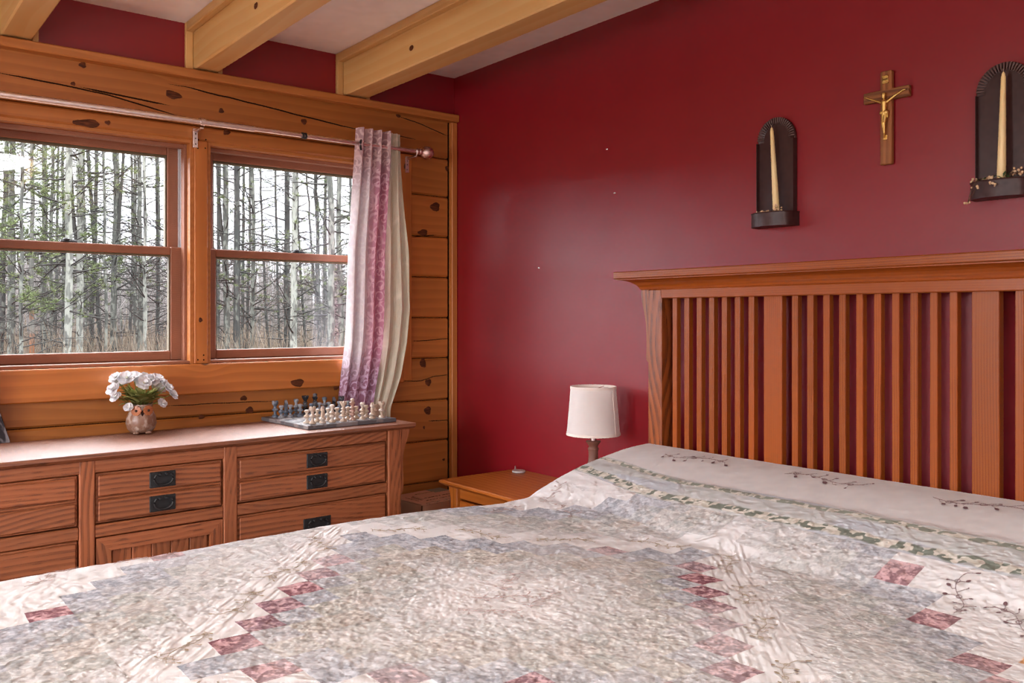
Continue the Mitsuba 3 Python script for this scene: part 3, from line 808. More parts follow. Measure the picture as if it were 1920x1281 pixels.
def curtain_mesh(left, right, zt, zb, folds, amp, yc, thick=.0022, nu=110, nv=70, phase=0.0, seed=0, tuck=True):
    """cloth hung in folds: left(z), right(z) give its edges; returns mesh, uv (u across the cloth, v height)"""
    u = np.linspace(0, 1, nu)
    z = np.linspace(zt, zb, nv)
    U, Z = np.meshgrid(u, z)
    l, r_ = np.vectorize(left)(Z), np.vectorize(right)(Z)
    h = (zt - Z) / (zt - zb)
    wob = meshkit.noise(np.stack([U * 4, Z * 2.2, U * 0 + seed], -1), seed)
    ph = 2 * PI * folds * U + phase + 1.2 * (wob - .5) * h
    yc = np.interp(Z, [.6, .93, 1.2, 2.12], [-.026, -.027, -.072, yc]) if tuck else yc
    amp = amp * np.interp(Z, [.9, 1.1], [.5, 1.0]) if tuck else amp
    A = amp * (1 - .25 * h) * (.8 + .5 * meshkit.noise(np.stack([U * 3 + 9, Z * 1.5, U * 0], -1), seed + 3))
    X = l + (r_ - l) * (U + .035 * np.sin(2 * ph) * (1 - np.abs(2 * U - 1)))
    Y = yc + A * np.sin(ph) + .010 * (meshkit.noise(np.stack([U * 7, Z * 5, U * 0 + 4], -1), seed + 1) - .5)
    P = np.stack([X, Y, Z], -1)
    du, dv = np.gradient(P, axis=1), np.gradient(P, axis=0)
    N = np.cross(du, dv); N /= np.linalg.norm(N, axis=-1, keepdims=True) + 1e-9
    v = np.vstack([(P + N * thick / 2).reshape(-1, 3), (P - N * thick / 2).reshape(-1, 3)])
    uv = np.tile(np.stack([U, Z], -1).reshape(-1, 2), (2, 1))
    i, j = np.meshgrid(np.arange(nv - 1), np.arange(nu - 1), indexing='ij')
    q = np.stack([i * nu + j, i * nu + j + 1, (i + 1) * nu + j + 1, (i + 1) * nu + j], -1).reshape(-1, 4)
    n0 = nu * nv
    f = np.vstack([q[:, [0, 1, 2]], q[:, [0, 2, 3]], n0 + q[:, [0, 2, 1]], n0 + q[:, [0, 3, 2]]])
    rim = []
    for line in (np.arange(nu), (nv - 1) * nu + np.arange(nu), np.arange(nv) * nu, np.arange(nv) * nu + nu - 1):
        for a0, b0 in zip(line[:-1], line[1:]): rim += [[a0, b0, n0 + b0], [a0, n0 + b0, n0 + a0]]
    m = trimesh.Trimesh(v, np.vstack([f, rim]), process=False)
    return m, uv


def swirl_fn(p, n, uv):
    u, z = F(uv.x), F(uv.y)
    x, y = u * .42, z          # metres on the cloth
    ring = F(0)
    for sc, o in ((13.0, 0.0), (21.0, 5.3)):
        a, b = x * sc + o, y * sc + o * 1.7
        ci, cj = dr.floor(a), dr.floor(b)
        rx, ry = a - ci - .3 - .4 * cell_rand(ci, cj, 3), b - cj - .3 - .4 * cell_rand(ci, cj, 4)
        rad = .22 + .16 * cell_rand(ci, cj, 5)
        d = dr.abs(dr.sqrt(rx * rx + ry * ry) - rad - .05 * dr.atan2(ry, rx))
        ring = dr.maximum(ring, 1 - smoothstep(.04, .10, d))
    vine = 1 - smoothstep(.02, .05, dr.abs(noise(x * 9, y * 11, 2.2) - .5))
    pat = dr.maximum(ring, vine * .7)
    mid = smoothstep(1.02, 1.22, z) * (1 - smoothstep(1.80, 2.02, z))
    top = smoothstep(1.80, 2.02, z)
    dark = mix((.27, .12, .19), (.38, .24, .26), top)
    light = mix((.60, .45, .60), (.62, .48, .48), top)
    c = mix(dark, light, pat * .95)
    pale = mix((.72, .69, .75), (.86, .85, .88), pat * .5 + .5 * noise(x * 40, y * 40))
    pink = mix((.50, .20, .29), (.72, .46, .54), pat)
    m2 = mix(pale, pink, smoothstep(.50, .72, u + .06 * (noise(x * 20, y * 3) - .5)))
    return mix(c, m2, mid)


def cream_fn(p, n, uv):
    u, z = F(uv.x), F(uv.y)
    v = dr.abs(noise(u * 3.2, z * 5.5) - .5)
    leaf = smoothstep(.0, .05, v)
    st = .5 + .5 * dr.sin((z * 5.5 + u * 9) * 60)
    return mix((.74, .70, .58), mix((.60, .57, .45), (.66, .62, .50), st), leaf)


for nm, fn in (('swirl_cloth', swirl_fn), ('cream_cloth', cream_fn)):
    scene[nm] = {'type': 'twosided', 'bsdf': {'type': 'principled', 'base_color': proc(fn), 'roughness': .75, 'specular': .25, 'sheen': .4}}
ip = lambda xs, zs_: (lambda z: float(np.interp(z, zs_[::-1], xs[::-1])))
m, uv = curtain_mesh(ip([-.552, -.560, -.585, -.592, -.612], [2.12, 2.0, 1.6, 1.3, .91]), ip([-.405, -.405, -.425, -.428, -.450], [2.12, 2.0, 1.6, 1.3, .91]), 2.118, .62, 3.4, .020, -.088, phase=2.0, seed=4)
k = thing('printed_curtain', 'white and mauve swirl printed curtain panel at the right of the windows', 'curtain')
part(k, 'cloth', m, 'swirl_cloth', True, uv)
an = np.linspace(0, 2 * PI, 25)
gr = tmesh(np.stack([.0 * an, .020 * np.cos(an), .020 * np.sin(an)], 1), .0042, 7, cap=False)
gr.apply_transform(rotm([0, 0, 1], -38)); gr.apply_translation([-.541, -.099, 2.042])
part(k, 'grommet', gr, 'black_iron', True, label='dark metal grommet')
m, uv = curtain_mesh(ip([-.398, -.405, -.425, -.425, -.440, -.450], [2.12, 2.0, 1.6, 1.3, 1.0, .91]), ip([-.345, -.336, -.300, -.290, -.325, -.362], [2.12, 1.95, 1.6, 1.35, 1.05, .91]), 2.116, .62, 2.5, .014, -.078, phase=.6, seed=9)
k = thing('cream_curtain', 'cream leaf textured curtain panel right beside the mauve printed one', 'curtain')
part(k, 'cloth', m, 'cream_cloth', True, uv)
m, uv = curtain_mesh(ip([-2.25, -2.25, -2.16, -2.13], [2.12, 1.6, 1.1, .91]), ip([-2.02, -1.99, -1.885, -1.826], [2.12, 1.6, 1.08, .895]), 2.118, .62, 3.4, .020, -.085, phase=2.0, seed=14)
k = thing('dark_curtain', 'dark charcoal patterned curtain edge at the left border of the photo', 'curtain')
diffuse('charcoal_cloth', proc(lambda p, n, uv: mix((.030, .024, .026), (.17, .145, .15), smoothstep(.45, .7, fbm(F(uv.x) * 22, F(uv.y) * 26, 3, 3)))), two=True)
part(k, 'cloth', m, 'charcoal_cloth', True, uv)
# ------------------------------------------------------------------ bed: headboard, rails, mattress
k = thing('bed', 'wide oak slatted bed with an overhanging cornice on its headboard', 'bed')
HL, HR = -1.224, -3.176          # ends of the cornice; the headboard's middle lies at y = -2.20
MIDY = (HL + HR) / 2


def bw(nm, m, ax, label=None, parent=None): return wood(parent or k, nm, m, 'bed_oak', ax, label)


bw('cornice_cap', cbox(-.172, -.012, HR, HL, 1.4475, 1.4725, .003), 1)
# cove moulding under the cap, mitred at the ends
cv = [(0, 0), (.004, .004), (.012, .009), (.022, .014), (.034, .017), (.050, .0185), (.058, .024), (.066, .036)]
pts = []
zc = 1.4470
rows = []
for (d_, h) in [(.006, 0), (.006, .003), (.016, .0035), (.028, .007), (.040, .013), (.049, .021), (.054, .029), (.056, .0365)]:
    rows.append((-.172 + d_, HR + d_ * 1.35, HL - d_ * 1.35, zc - h))
v = []
for x, ya, yb, z in rows: v += [(x, ya, z), (x, yb, z), (-.014, yb, z), (-.014, ya, z)]
f = []
for i in range(len(rows) - 1):
    for j in range(4):
        q = (j + 1) % 4
        f += [(4 * i + j, 4 * i + q, 4 * i + 4 + q), (4 * i + j, 4 * i + 4 + q, 4 * i + 4 + j)]
e = 4 * (len(rows) - 1)
f += [(0, 1, 2), (0, 2, 3), (e, e + 2, e + 1), (e, e + 3, e + 2)]
m = trimesh.Trimesh(v, f, process=False); m.fix_normals()
bw('cornice_cove', m, 1)
PF = -.116                      # front of the posts
for s, y0 in ((1, -1.335), (-1, MIDY * 2 + 1.335)):
    ya, yb = (y0 - .061, y0) if s == 1 else (y0, y0 + .061)
    wood(k, 'post', cbox(PF, -.045, ya, yb, 0, 1.4105, .003), 'post_oak', 2)
    out = [(0, 1.4105), (.034, 1.4105), (.0345, 1.395), (.031, 1.372), (.024, 1.345), (.0165, 1.318), (.012, 1.29), (.0095, 1.25), (.0095, 1.21), (.0115, 1.185), (.0105, 1.172), (.004, 1.164), (0, 1.163)]
    pl = [(y0 + s * a, z) for a, z in out]
    wood(k, 'corbel', prism(pl, 0, PF + .004, -.05), 'post_oak', 2)
iy0, iy1 = MIDY * 2 + 1.335 + .061, -1.335 - .061
bw('top_rail', cbox(-.122, -.05, iy0 + .003, iy1 - .003, 1.3795, 1.4108, .0025), 1)
bw('bottom_rail', cbox(-.116, -.06, iy0 + .001, iy1 - .001, .40, .58, .0025), 1)
half = [(-1.439, .019), (-1.489, .0205), (-1.540, .0205), (-1.590, .0205), (-1.640, .0205), (-1.690, .0205), (-1.741, .0205)]
slats = half + [(-1.892, .0205), (-1.942, .0205), (-1.993, .020), (-2.042, .020), (-2.093, .020), (-2.144, .020), (-2.194, .020), (-2.243, .020), (-2.294, .0195), (-2.343, .0195)]
# the wide boards
wide = [(-1.797, .063), (-2.397, .064)]
slats += [(-2.495 - .0503 * i, .020) for i in range(int((-2.495 - iy0 - .03) / .0503) + 1)]
for y, w_ in sorted(slats, reverse=True):
    bw('slat', cbox(-.110, -.088, y - w_, y, .575, 1.382, .0015), 2)
for y, w_ in wide:
    bw('wide_slat', cbox(-.111, -.087, y - w_, y, .575, 1.382, .0015), 2)
bw('side_rail', cbox(-2.2, -.117, -1.325, -1.298, .28, .46, .003), 0)
bw('side_rail', cbox(-2.2, -.117, -3.095, -3.068, .28, .46, .003), 0)
bw('footboard', cbox(-2.245, -2.2, -3.095, -1.298, .05, .60, .004), 1)
diffuse('ticking', rgb(.7, .69, .66))
MY0, MY1 = -3.03, -1.345
part(k, 'mattress', cbox(-2.195, -.13, MY0, MY1, .46, .735, .05), 'ticking', True)

# ------------------------------------------------------------------ quilt
QX0, QX1 = -2.33, -.118        # foot hem, head edge (against the slats)
QY0, QY1 = -3.07, -1.292
hx = np.array([-2.4, -1.1, -.98, -.86, -.76, -.68, -.60, -.52, -.45, -.38, -.30, -.20, -.118])
hz = np.array([.784, .783, .778, .771, .767, .774, .793, .819, .839, .855, .870, .884, .888])


def qheight(X, Y):
    """height of the quilt's top (arrays)"""
    from scipy.interpolate import PchipInterpolator
    P = PchipInterpolator(hx, hz)
    wig = .05 * (meshkit.noise(np.stack([Y * 2.2, X * 0, X * 0 + 5], -1), 2) - .5)
    fold = .020 * np.clip((-1.9 - Y) / .8, 0, 1)
    z = P(np.clip(X + wig + fold, -2.4, -.118))
    flat = np.clip((-X - .6) / .5, 0, 1)
    z = z + (.014 * (meshkit.fbm(np.stack([X * 2.3, Y * 2.3, X * 0], -1), 3, 8) - .5)) * (.4 + .6 * flat)
    # a soft crease where the pillows end
    z = z - .006 * np.exp(-((X + .64 + .03 * np.sin(Y * 5)) / .035) ** 2)
    # fine quilting puckers
    z = z + .0034 * (meshkit.fbm(np.stack([X * 34, Y * 34, X * 0 + 1], -1), 3, 21) - .5) * (.35 + .65 * np.clip((-X - .38) / .2, 0, 1))
    return z


def qpoint(S, Tt):
    """S along the bed in x, Tt across; past the mattress edges the cloth falls down the sides"""
    X = np.clip(S, -2.262, None)
    overx = X - S
    R = .055
    Y = np.array(Tt, float)
    dz = np.zeros_like(Y); yy = Y.copy()
    for sgn, edge in ((1, QY1), (-1, QY0)):
        over = sgn * (Y - edge) + R          # arc length past the start of the rounding
        a = np.clip(over / R, 0, PI / 2)
        rounding = over > 0
        yy = np.where(rounding, edge - sgn * R + sgn * R * np.sin(a) + sgn * .018 * np.clip(over - R * PI / 2, 0, 1), yy)
        dz = np.where(rounding, R * (1 - np.cos(a)) + np.clip(over - R * PI / 2, 0, None), dz)
    Z = qheight(X, np.clip(Y, QY0, QY1)) - dz - np.clip(overx, 0, None)
    drop = np.clip(dz - .06, 0, 1)
    yy = yy + np.where(Y > 0.5 * (QY0 + QY1), 1, -1) * (.014 * np.sin(S * 17 + 2 * np.sin(S * 5)) * np.clip(drop * 5, 0, 1) + .010 * np.clip(drop * 4, 0, 1))
    return np.stack([X, yy, Z], -1)


ss = np.concatenate([np.linspace(-2.262 - .35, -2.262, 30)[:-1], np.linspace(-2.262, QX1, 470)])
tt_ = np.concatenate([np.linspace(QY0 - .33, QY0 - .055, 40)[:-1], np.linspace(QY0 - .055, QY1 + .03, 400), np.linspace(QY1 + .03, QY1 + .36, 46)[1:]])
S, Tg = np.meshgrid(ss, tt_, indexing='ij')
P = qpoint(S, Tg)
ns, nt = S.shape
du, dv = np.gradient(P, axis=0), np.gradient(P, axis=1)
N = np.cross(du, dv); N /= np.linalg.norm(N, axis=-1, keepdims=True) + 1e-9
low = P - N * .006
i, j = np.meshgrid(np.arange(ns - 1), np.arange(nt - 1), indexing='ij')
q = np.stack([i * nt + j, (i + 1) * nt + j, (i + 1) * nt + j + 1, i * nt + j + 1], -1).reshape(-1, 4)
f = np.vstack([q[:, [0, 1, 2]], q[:, [0, 2, 3]]])
quv = np.stack([S, Tg], -1).reshape(-1, 2)
# binding along the hem closes the two faces of the cloth
n0 = ns * nt
rim = []
for line in (np.arange(nt), (ns - 1) * nt + np.arange(nt), np.arange(ns) * nt, np.arange(ns) * nt + nt - 1):
    for a0, b0 in zip(line[:-1], line[1:]): rim += [[a0, b0, n0 + b0], [a0, n0 + b0, n0 + a0]]
qm = trimesh.Trimesh(np.vstack([P.reshape(-1, 3), low.reshape(-1, 3)]), np.vstack([f, n0 + f[:, ::-1], rim]), process=False)
QCX, QCY, QS = -1.290, -2.045, .070


def quilt_fn(p, n, uv):
    x, y = F(uv.x), F(uv.y)
    # washed flower prints inside the patches, at two sizes
    f1 = smoothstep(.40, .66, fbm(x * 75, y * 75, 3, 3))
    f2 = smoothstep(.38, .70, noise(x * 230, y * 230, 7))
    f3 = smoothstep(.45, .60, noise(x * 120 + 9, y * 120, 5))
    spk = f1 * .5 + f2 * .3 + f3 * .2
    # square patches laid in rings of stepped diamonds
    wx, wy = x + .010 * (noise(x * 9, y * 9) - .5), y + .010 * (noise(x * 9, y * 9, 4) - .5)
    i, j = dr.floor((wx - QCX) / QS + .5), dr.floor((wy - QCY) / QS + .5)
    r = dr.abs(i) + dr.abs(j)
    cr, cr2 = cell_rand(i, j, 3), cell_rand(i, j, 8)
    near = dr.select(j < 0, dr.select(i > 0, F(1), F(.85)), dr.select(i > 0, F(.12), F(.5)))      # more wine prints toward one side of the quilt
    white = mix((.62, .61, .60), (.70, .69, .68), noise(x * 30, y * 30, 2))
    grey = mix((.34, .34, .335), (.64, .635, .62), spk)
    sage = mix((.22, .225, .205), (.56, .55, .51), spk)
    tan = mix((.215, .17, .135), (.58, .53, .46), spk)
    blue = mix((.195, .205, .235), (.53, .54, .57), spk)
    wine = mix((.14, .030, .046), (.52, .30, .31), smoothstep(.15, .85, spk))

    def ring(k): return dr.select((r > k - .5) & (r < k + .5), F(1), F(0))
    c = white
    c = mix(c, grey, ring(3) * .6)
    c = mix(c, mix(sage, grey, cr2), ring(4) * .8)
    c = mix(c, mix(tan, grey, cr2 * .8), ring(5) * .85)
    c = mix(c, mix(sage, tan, cr2 * .6), ring(6) * .9)
    c = mix(c, mix(blue, tan, cr2 * .5 * near), ring(7) * .9)
    c = mix(c, mix(blue, wine, dr.select(cr < .05 + .90 * near, .55 + .45 * cr2, F(0))), ring(8) * .95)
    c = mix(c, mix(grey, white, cr2 * .4), ring(11) * .8)
    c = mix(c, mix(sage, grey, cr2 * .7), ring(12) * .85)
    c = mix(c, mix(grey, tan, cr2 * .7), ring(13) * .8)
    c = mix(c, mix(sage, blue, cr2 * .6), ring(14) * .85)
    c = mix(c, mix(blue, tan, cr2 * .4 * near), ring(15) * .85)
    c = mix(c, mix(blue, wine, dr.select(cr < .06 + .50 * near, F(1), F(0))), ring(16) * .9)
    # faded, uneven dye over whole stretches
    c = mix(c, white, .34 * smoothstep(.42, .74, fbm(x * 3.2 + 4, y * 3.2, 9, 3)))
    # strips with leafy edges that cross the bed before the pillows
    xb = x + .016 * (noise(y * 3.5, 2.0, 1.0) - .5) + .020 * smoothstep(-1.9, -2.7, y) - .055 * smoothstep(-1.75, -1.3, y)
    band = smoothstep(-.512, -.510, xb) * (1 - smoothstep(-.377, -.375, xb))
    lf = smoothstep(.44, .52, fbm(x * 70, y * 70, 5, 2))
    edge = .020 * (fbm(y * 30, x * 12, 3, 2) - .5)
    e1 = 1 - smoothstep(.012, .022, dr.abs(xb + .486 + edge))
    e2 = 1 - smoothstep(.007, .015, dr.abs(xb + .394 + edge * .6))
    strip = mix((.44, .45, .43), (.55, .56, .55), noise(x * 60, y * 60, 1))
    strip = mix(strip, (.44, .47, .52), .65 * smoothstep(.52, .68, fbm(x * 11, y * 7, 3, 2)))
    cream = mix((.50, .475, .40), (.64, .61, .54), f3)
    strip = mix(strip, mix((.15, .165, .13), cream, lf), e1 * .95)
    strip = mix(strip, mix((.20, .21, .165), cream, lf), e2 * .9)
    c = mix(c, strip, band)
    c = mix(c, mix((.62, .605, .595), (.67, .655, .64), noise(x * 40, y * 40, 3)), smoothstep(-.376, -.374, xb))
    # the patch that shows as plain honey cotton at the near edge
    hb = smoothstep(-.815, -.81, x) * (1 - smoothstep(-.50, -.49, x)) * (1 - smoothstep(-2.78, -2.775, y - .12 * (x + .8)))
    c = mix(c, mix((.52, .25, .09), (.62, .36, .18), noise(x * 20, y * 20)), hb)
    return c


def quilt_bump(p, n, uv):
    x, y = F(uv.x), F(uv.y)
    i, j = dr.floor((x - QCX) / QS + .5), dr.floor((y - QCY) / QS + .5)
    r = dr.abs(i) + dr.abs(j)
    lat = dr.select((r > 8.5) & (r < 10.5), F(1), F(0))
    pk = (fbm(x * 75, y * 75, 0, 2) * .75 + noise(x * 190, y * 190, 5) * .18) * .019
    sx = dr.select(((x - QCX) * (y - QCY)) > 0, F(1), F(-1))
    pk2 = noise((x + sx * y) * 110, (x - sx * y) * 16, 3) * .011
    head = smoothstep(-.40, -.37, x)
    return (pk * (1 - .7 * lat) + pk2 * (.25 + .75 * lat)) * (1 - .88 * head)


diffuse('quilt_cloth', proc(quilt_fn), bump=proc(quilt_bump, 1.2e-3), scale=.34)
k = thing('patchwork_quilt', 'faded patchwork quilt with stepped diamond rings spread over the bed', 'quilt')
part(k, 'cloth', qm, 'quilt_cloth', True, np.vstack([quv, quv]))
# embroidered sprays: dark leaves and threads that lie on the cloth
diffuse('thread_dark', rgb(.13, .075, .08), two=True)
diffuse('thread_olive', rgb(.29, .23, .165), two=True)
diffuse('thread_faint', rgb(.40, .31, .29), two=True)


def on_quilt(st, lift=.0022):
    st = np.asarray(st, float)
    return qpoint(st[:, 0], st[:, 1]) + np.array([0, 0, lift])


def spray(cx, cy, ang, size, seed, mat, flip=1):
    r2 = np.random.default_rng(seed)
    so = Soup()
    ca, sa = math.cos(ang), math.sin(ang)

    def loc(q):
        q = np.asarray(q, float) * size
        return np.stack([cx + q[:, 0] * ca - q[:, 1] * sa, cy + q[:, 0] * sa + q[:, 1] * ca], 1)
    t = np.linspace(-1, 1, 14)
    main = np.stack([t, .16 * np.sin(t * 3.2) * flip], 1)
    so.tube(on_quilt(loc(main)), .00045, 4)
    for q in range(11):
        t0 = -.92 + 1.84 * q / 10 + r2.normal() * .04
        b = np.array([t0, .16 * math.sin(t0 * 3.2) * flip])
        an = (PI / 2 if q % 2 else -PI / 2) * r2.uniform(.45, .95) * flip
        ln = r2.uniform(.14, .30)
        tip = b + ln * np.array([math.cos(an), math.sin(an)])
        cvv = np.stack([b, (b + tip) / 2 + r2.normal(size=2) * .03, tip])
        so.tube(on_quilt(loc(cvv)), .0004, 4)
        # a leaf or a ring of petals at the tip
        d_ = np.array([math.cos(an + r2.normal() * .5), math.sin(an + r2.normal() * .5)]); nrm = np.array([-d_[1], d_[0]])
        l_, w_ = r2.uniform(.08, .17), r2.uniform(.026, .045)
        a = np.linspace(0, 2 * PI, 9)[:-1]
        lf = tip + d_ * (.5 * l_) + np.outer(np.cos(a) * l_ * .5, d_) + np.outer(np.sin(a) * w_, nrm)
        pp = on_quilt(loc(np.vstack([[tip + d_ * .5 * l_], lf])), .0026)
        so.add(pp, np.array([[0, 1 + z, 1 + (z + 1) % 8] for z in range(8)]))
        if q % 4 == 1:
            aa = np.linspace(0, 2 * PI, 11)
            rg = b + np.stack([.07 * np.cos(aa), .07 * np.sin(aa)], 1) * (1 + .3 * np.sin(5 * aa))[:, None]
            so.tube(on_quilt(loc(rg)), .0005, 4, cap=False)
    return so.mesh()


sd = 0
sprays = []
for y0 in (-1.62, -2.06, -2.47, -2.88):                       # on the white top by the headboard
    sprays.append((-.215, y0, -PI / 2 + .05, .115, 'thread_dark'))
for sx, sy in ((1, 1), (1, -1), (-1, 1), (-1, -1)):           # along the white lattice, four sides
    for tq in (.16, .38, .60, .84):
        dd = 9.5 * QS
        sprays.append((QCX + sx * dd * tq, QCY + sy * dd * (1 - tq), math.atan2(-sy, sx) + rng.normal() * .2, .070, 'thread_olive'))
for x0, y0 in ((-1.29, -2.05), (-1.22, -1.98), (-1.36, -2.10), (-1.24, -2.11)):
    sprays.append((x0, y0, rng.uniform(-1, 1), .06, 'thread_faint'))
for x0, y0, a0 in ((-1.95, -1.37, .8), (-.66, -2.72, 1.0), (-.62, -2.60, .3), (-.80, -1.42, .4), (-.68, -1.55, .9), (-2.1, -2.55, .6), (-1.9, -2.75, .5), (-1.75, -1.35, .1), (-.50, -2.86, .8), (-.60, -1.40, .6)):
    sprays.append((x0, y0, a0, .07, 'thread_dark' if x0 > -.9 and y0 < -2 else 'thread_faint'))
for cx, cy, an, sz, mt in sprays:
    sd += 1
    part(k, 'flower_spray', spray(cx, cy, an, sz, sd, mt, 1 if sd % 2 else -1), mt, False, label='embroidered flower spray' if sd == 1 else None)

# ------------------------------------------------------------------ nightstand, lamp, charger
k = thing('nightstand', 'low honey oak nightstand in the corner between bed and window wall', 'nightstand')


def nw(nm, m, ax, parent=None): return wood(parent or k, nm, m, 'night_wood', ax)


NY0, NY1 = -1.215, -.478
nw('top', cat(hull([(x, y, z) for x, y, z in [(a, b, .671) for a in (-.394, -.006) for b in (NY0 + .004, NY1 - .004)] + [(a, b, .667) for a in (-.400, -.004) for b in (NY0, NY1)] + [(a, b, .660) for a in (-.400, -.004) for b in (NY0, NY1)] + [(a, b, .648) for a in (-.384, -.010) for b in (NY0 + .014, NY1 - .014)]])), 1)
for x0 in (-.365, -.06):
    for y0 in (NY0 + .03, NY1 - .075):
        nw('leg', cbox(x0, x0 + .045, y0, y0 + .045, 0, .648, .003), 2)
        yo, s = (y0, -1) if y0 < -.9 else (y0 + .045, 1)
        nw('corbel', prism([(yo, .648), (yo + s * .022, .648), (yo + s * .020, .632), (yo + s * .010, .606), (yo + s * .004, .58), (yo, .56)], 0, x0 + .006, x0 + .039), 2)
nw('apron', cbox(-.352, -.335, NY0 + .075, NY1 - .075, .600, .648), 1)
dk = nw('drawer', cbox(-.358, -.336, NY0 + .080, NY1 - .080, .455, .594, .004), 1)
part(dk, 'handle', moved(turned(lathe([(.006, 0), (.006, .008), (.014, .014), (.014, .02), (0, .023)], 16), [0, 1, 0], -90), -.358, (NY0 + NY1) / 2, .525), 'black_iron', 40)
nw('side_panel', cbox(-.32, -.06, NY1 - .068, NY1 - .052, .36, .648), 0)
nw('side_panel', cbox(-.32, -.06, NY0 + .052, NY0 + .068, .36, .648), 0)
nw('back_panel', cbox(-.03, -.018, NY0 + .075, NY1 - .075, .36, .648), 1)
nw('rail', cbox(-.352, -.335, NY0 + .075, NY1 - .075, .36, .445), 1)
nw('shelf', cbox(-.35, -.03, NY0 + .04, NY1 - .04, .14, .16), 1)

LX, LY = -.135, -1.087
k = thing('table_lamp', 'small table lamp with a white drum shade and turned wooden base on the nightstand', 'lamp')
scene['shade_cloth'] = {'type': 'twosided', 'bsdf': {'type': 'principledthin', 'base_color': {'type': 'rgb', 'value': [.80, .77, .74]}, 'roughness': .8, 'diff_trans': .55}}
scene['shade_cloth'] = {'type': 'principledthin', 'base_color': {'type': 'rgb', 'value': [.82, .79, .755]}, 'roughness': .8, 'diff_trans': .5}
diffuse('shade_trim', rgb(.80, .74, .68), two=True)
a = np.linspace(0, 2 * PI, 65)
R0, R1, SZ0, SZ1 = .0965, .0815, .8925, 1.066
v = np.array([[r_ * math.cos(t), r_ * math.sin(t), z] for r_, z in [(R0 + (R1 - R0) * i / 5, SZ0 + (SZ1 - SZ0) * i / 5) for i in range(6)] for t in a[:-1]])
f = [(i * 64 + j, i * 64 + (j + 1) % 64, (i + 1) * 64 + (j + 1) % 64, (i + 1) * 64 + j) for i in range(5) for j in range(64)]
sh = part(k, 'shade', trimesh.Trimesh(v + np.array([LX, LY, 0]), np.vstack([np.array(f)[:, [0, 1, 2]], np.array(f)[:, [0, 2, 3]]]), process=False), 'shade_cloth', True)


def hoop(r_, z, h, t=.0016):
    return moved(lathe([(r_ - t, z), (r_ + t, z), (r_ + t * .9, z + h), (r_ - t, z + h), (r_ - t, z)], 64, False), LX, LY, 0)


part(sh, 'trim', hoop(R0 - .0002, SZ0 - .001, .009), 'shade_trim', 40)
part(sh, 'trim', hoop(R1 + .0008, SZ1 - .008, .009), 'shade_trim', 40)
sa_ = math.radians(-78)
part(sh, 'seam', tmesh([(LX + R0 * math.cos(sa_), LY + R0 * math.sin(sa_), SZ0), (LX + R1 * math.cos(sa_), LY + R1 * math.sin(sa_), SZ1)], .0018, 6), 'shade_trim', True)
plastic('lamp_wood', proc(lambda p, n, uv: mix((.27, .105, .065), (.36, .15, .10), noise(p.x * 60, p.y * 60, p.z * 12))), .3)
part(k, 'base', moved(lathe([(.062, .6712), (.064, .675), (.062, .683), (.050, .690), (.030, .696), (.022, .704), (.020, .712), (.027, .722), (.034, .738), (.034, .756), (.027, .776), (.019, .795), (.017, .812), (.0175, .835), (.0195, .838), (.0195, .843), (.0170, .846), (.0160, .849), (.0175, .853), (.022, .860), (.0265, .866), (.0270, .869), (.012, .871)], 28), LX, LY, 0), 'lamp_wood', 40, label='turned wooden lamp base')
part(k, 'socket', moved(lathe([(.0105, .870), (.0105, .90), (.013, .902), (.013, .93), (.0, .931)], 16), LX, LY, 0), 'finial_metal', 40)
part(k, 'harp_spider', cat(*[tmesh([(LX, LY, 1.055), (LX + (R1 - .001) * math.cos(t), LY + (R1 - .001) * math.sin(t), 1.062)], .0012, 5) for t in (.3, 2.4, 4.5)], tmesh([(LX, LY, .93), (LX, LY, 1.057)], .003, 6)), 'finial_metal', True)

k = thing('charging_puck', 'round white charging puck with a short cable on the nightstand', 'charger')
plastic('white_plastic', rgb(.80, .79, .78), .25)
cx_, cy_ = -.055, -.555
part(k, 'disc', moved(lathe([(.026, .6715), (.028, .673), (.028, .678), (.0265, .6795), (0, .6797)], 32), cx_, cy_, 0), 'white_plastic', 40)
t = np.linspace(0, 1, 14)
part(k, 'cable', tmesh(np.stack([cx_ - .004 + .03 * t, cy_ + .022 + .03 * t, .677 + .016 * np.sin(t * PI) - .0035 * t], 1), .0017, 6), 'white_plastic', True)

# ------------------------------------------------------------------ cardboard box
k = thing('cardboard_box', 'printed brown cardboard box on the floor between dresser and nightstand', 'box')
BT = T().translate([-.352, -.272, 0]).rotate([0, 0, 1], 7)
diffuse('cardboard', proc(lambda p, n, uv: mix((.62, .37, .235), (.68, .42, .275), noise(p.x * 40, p.y * 40, p.z * 6))))
diffuse('carton_print', rgb(.12, .055, .03))
diffuse('carton_label', rgb(.30, .27, .19))
BWd, BD, BH = .285, .218, .530
part(k, 'carton', cbox(0, BWd, 0, BD, 0, BH - .004, .002), 'cardboard', tw=BT)
part(k, 'lid_flap', cbox(-.001, BWd + .001, .003, BD + .001, BH - .004, BH, .0012), 'cardboard', tw=BT)
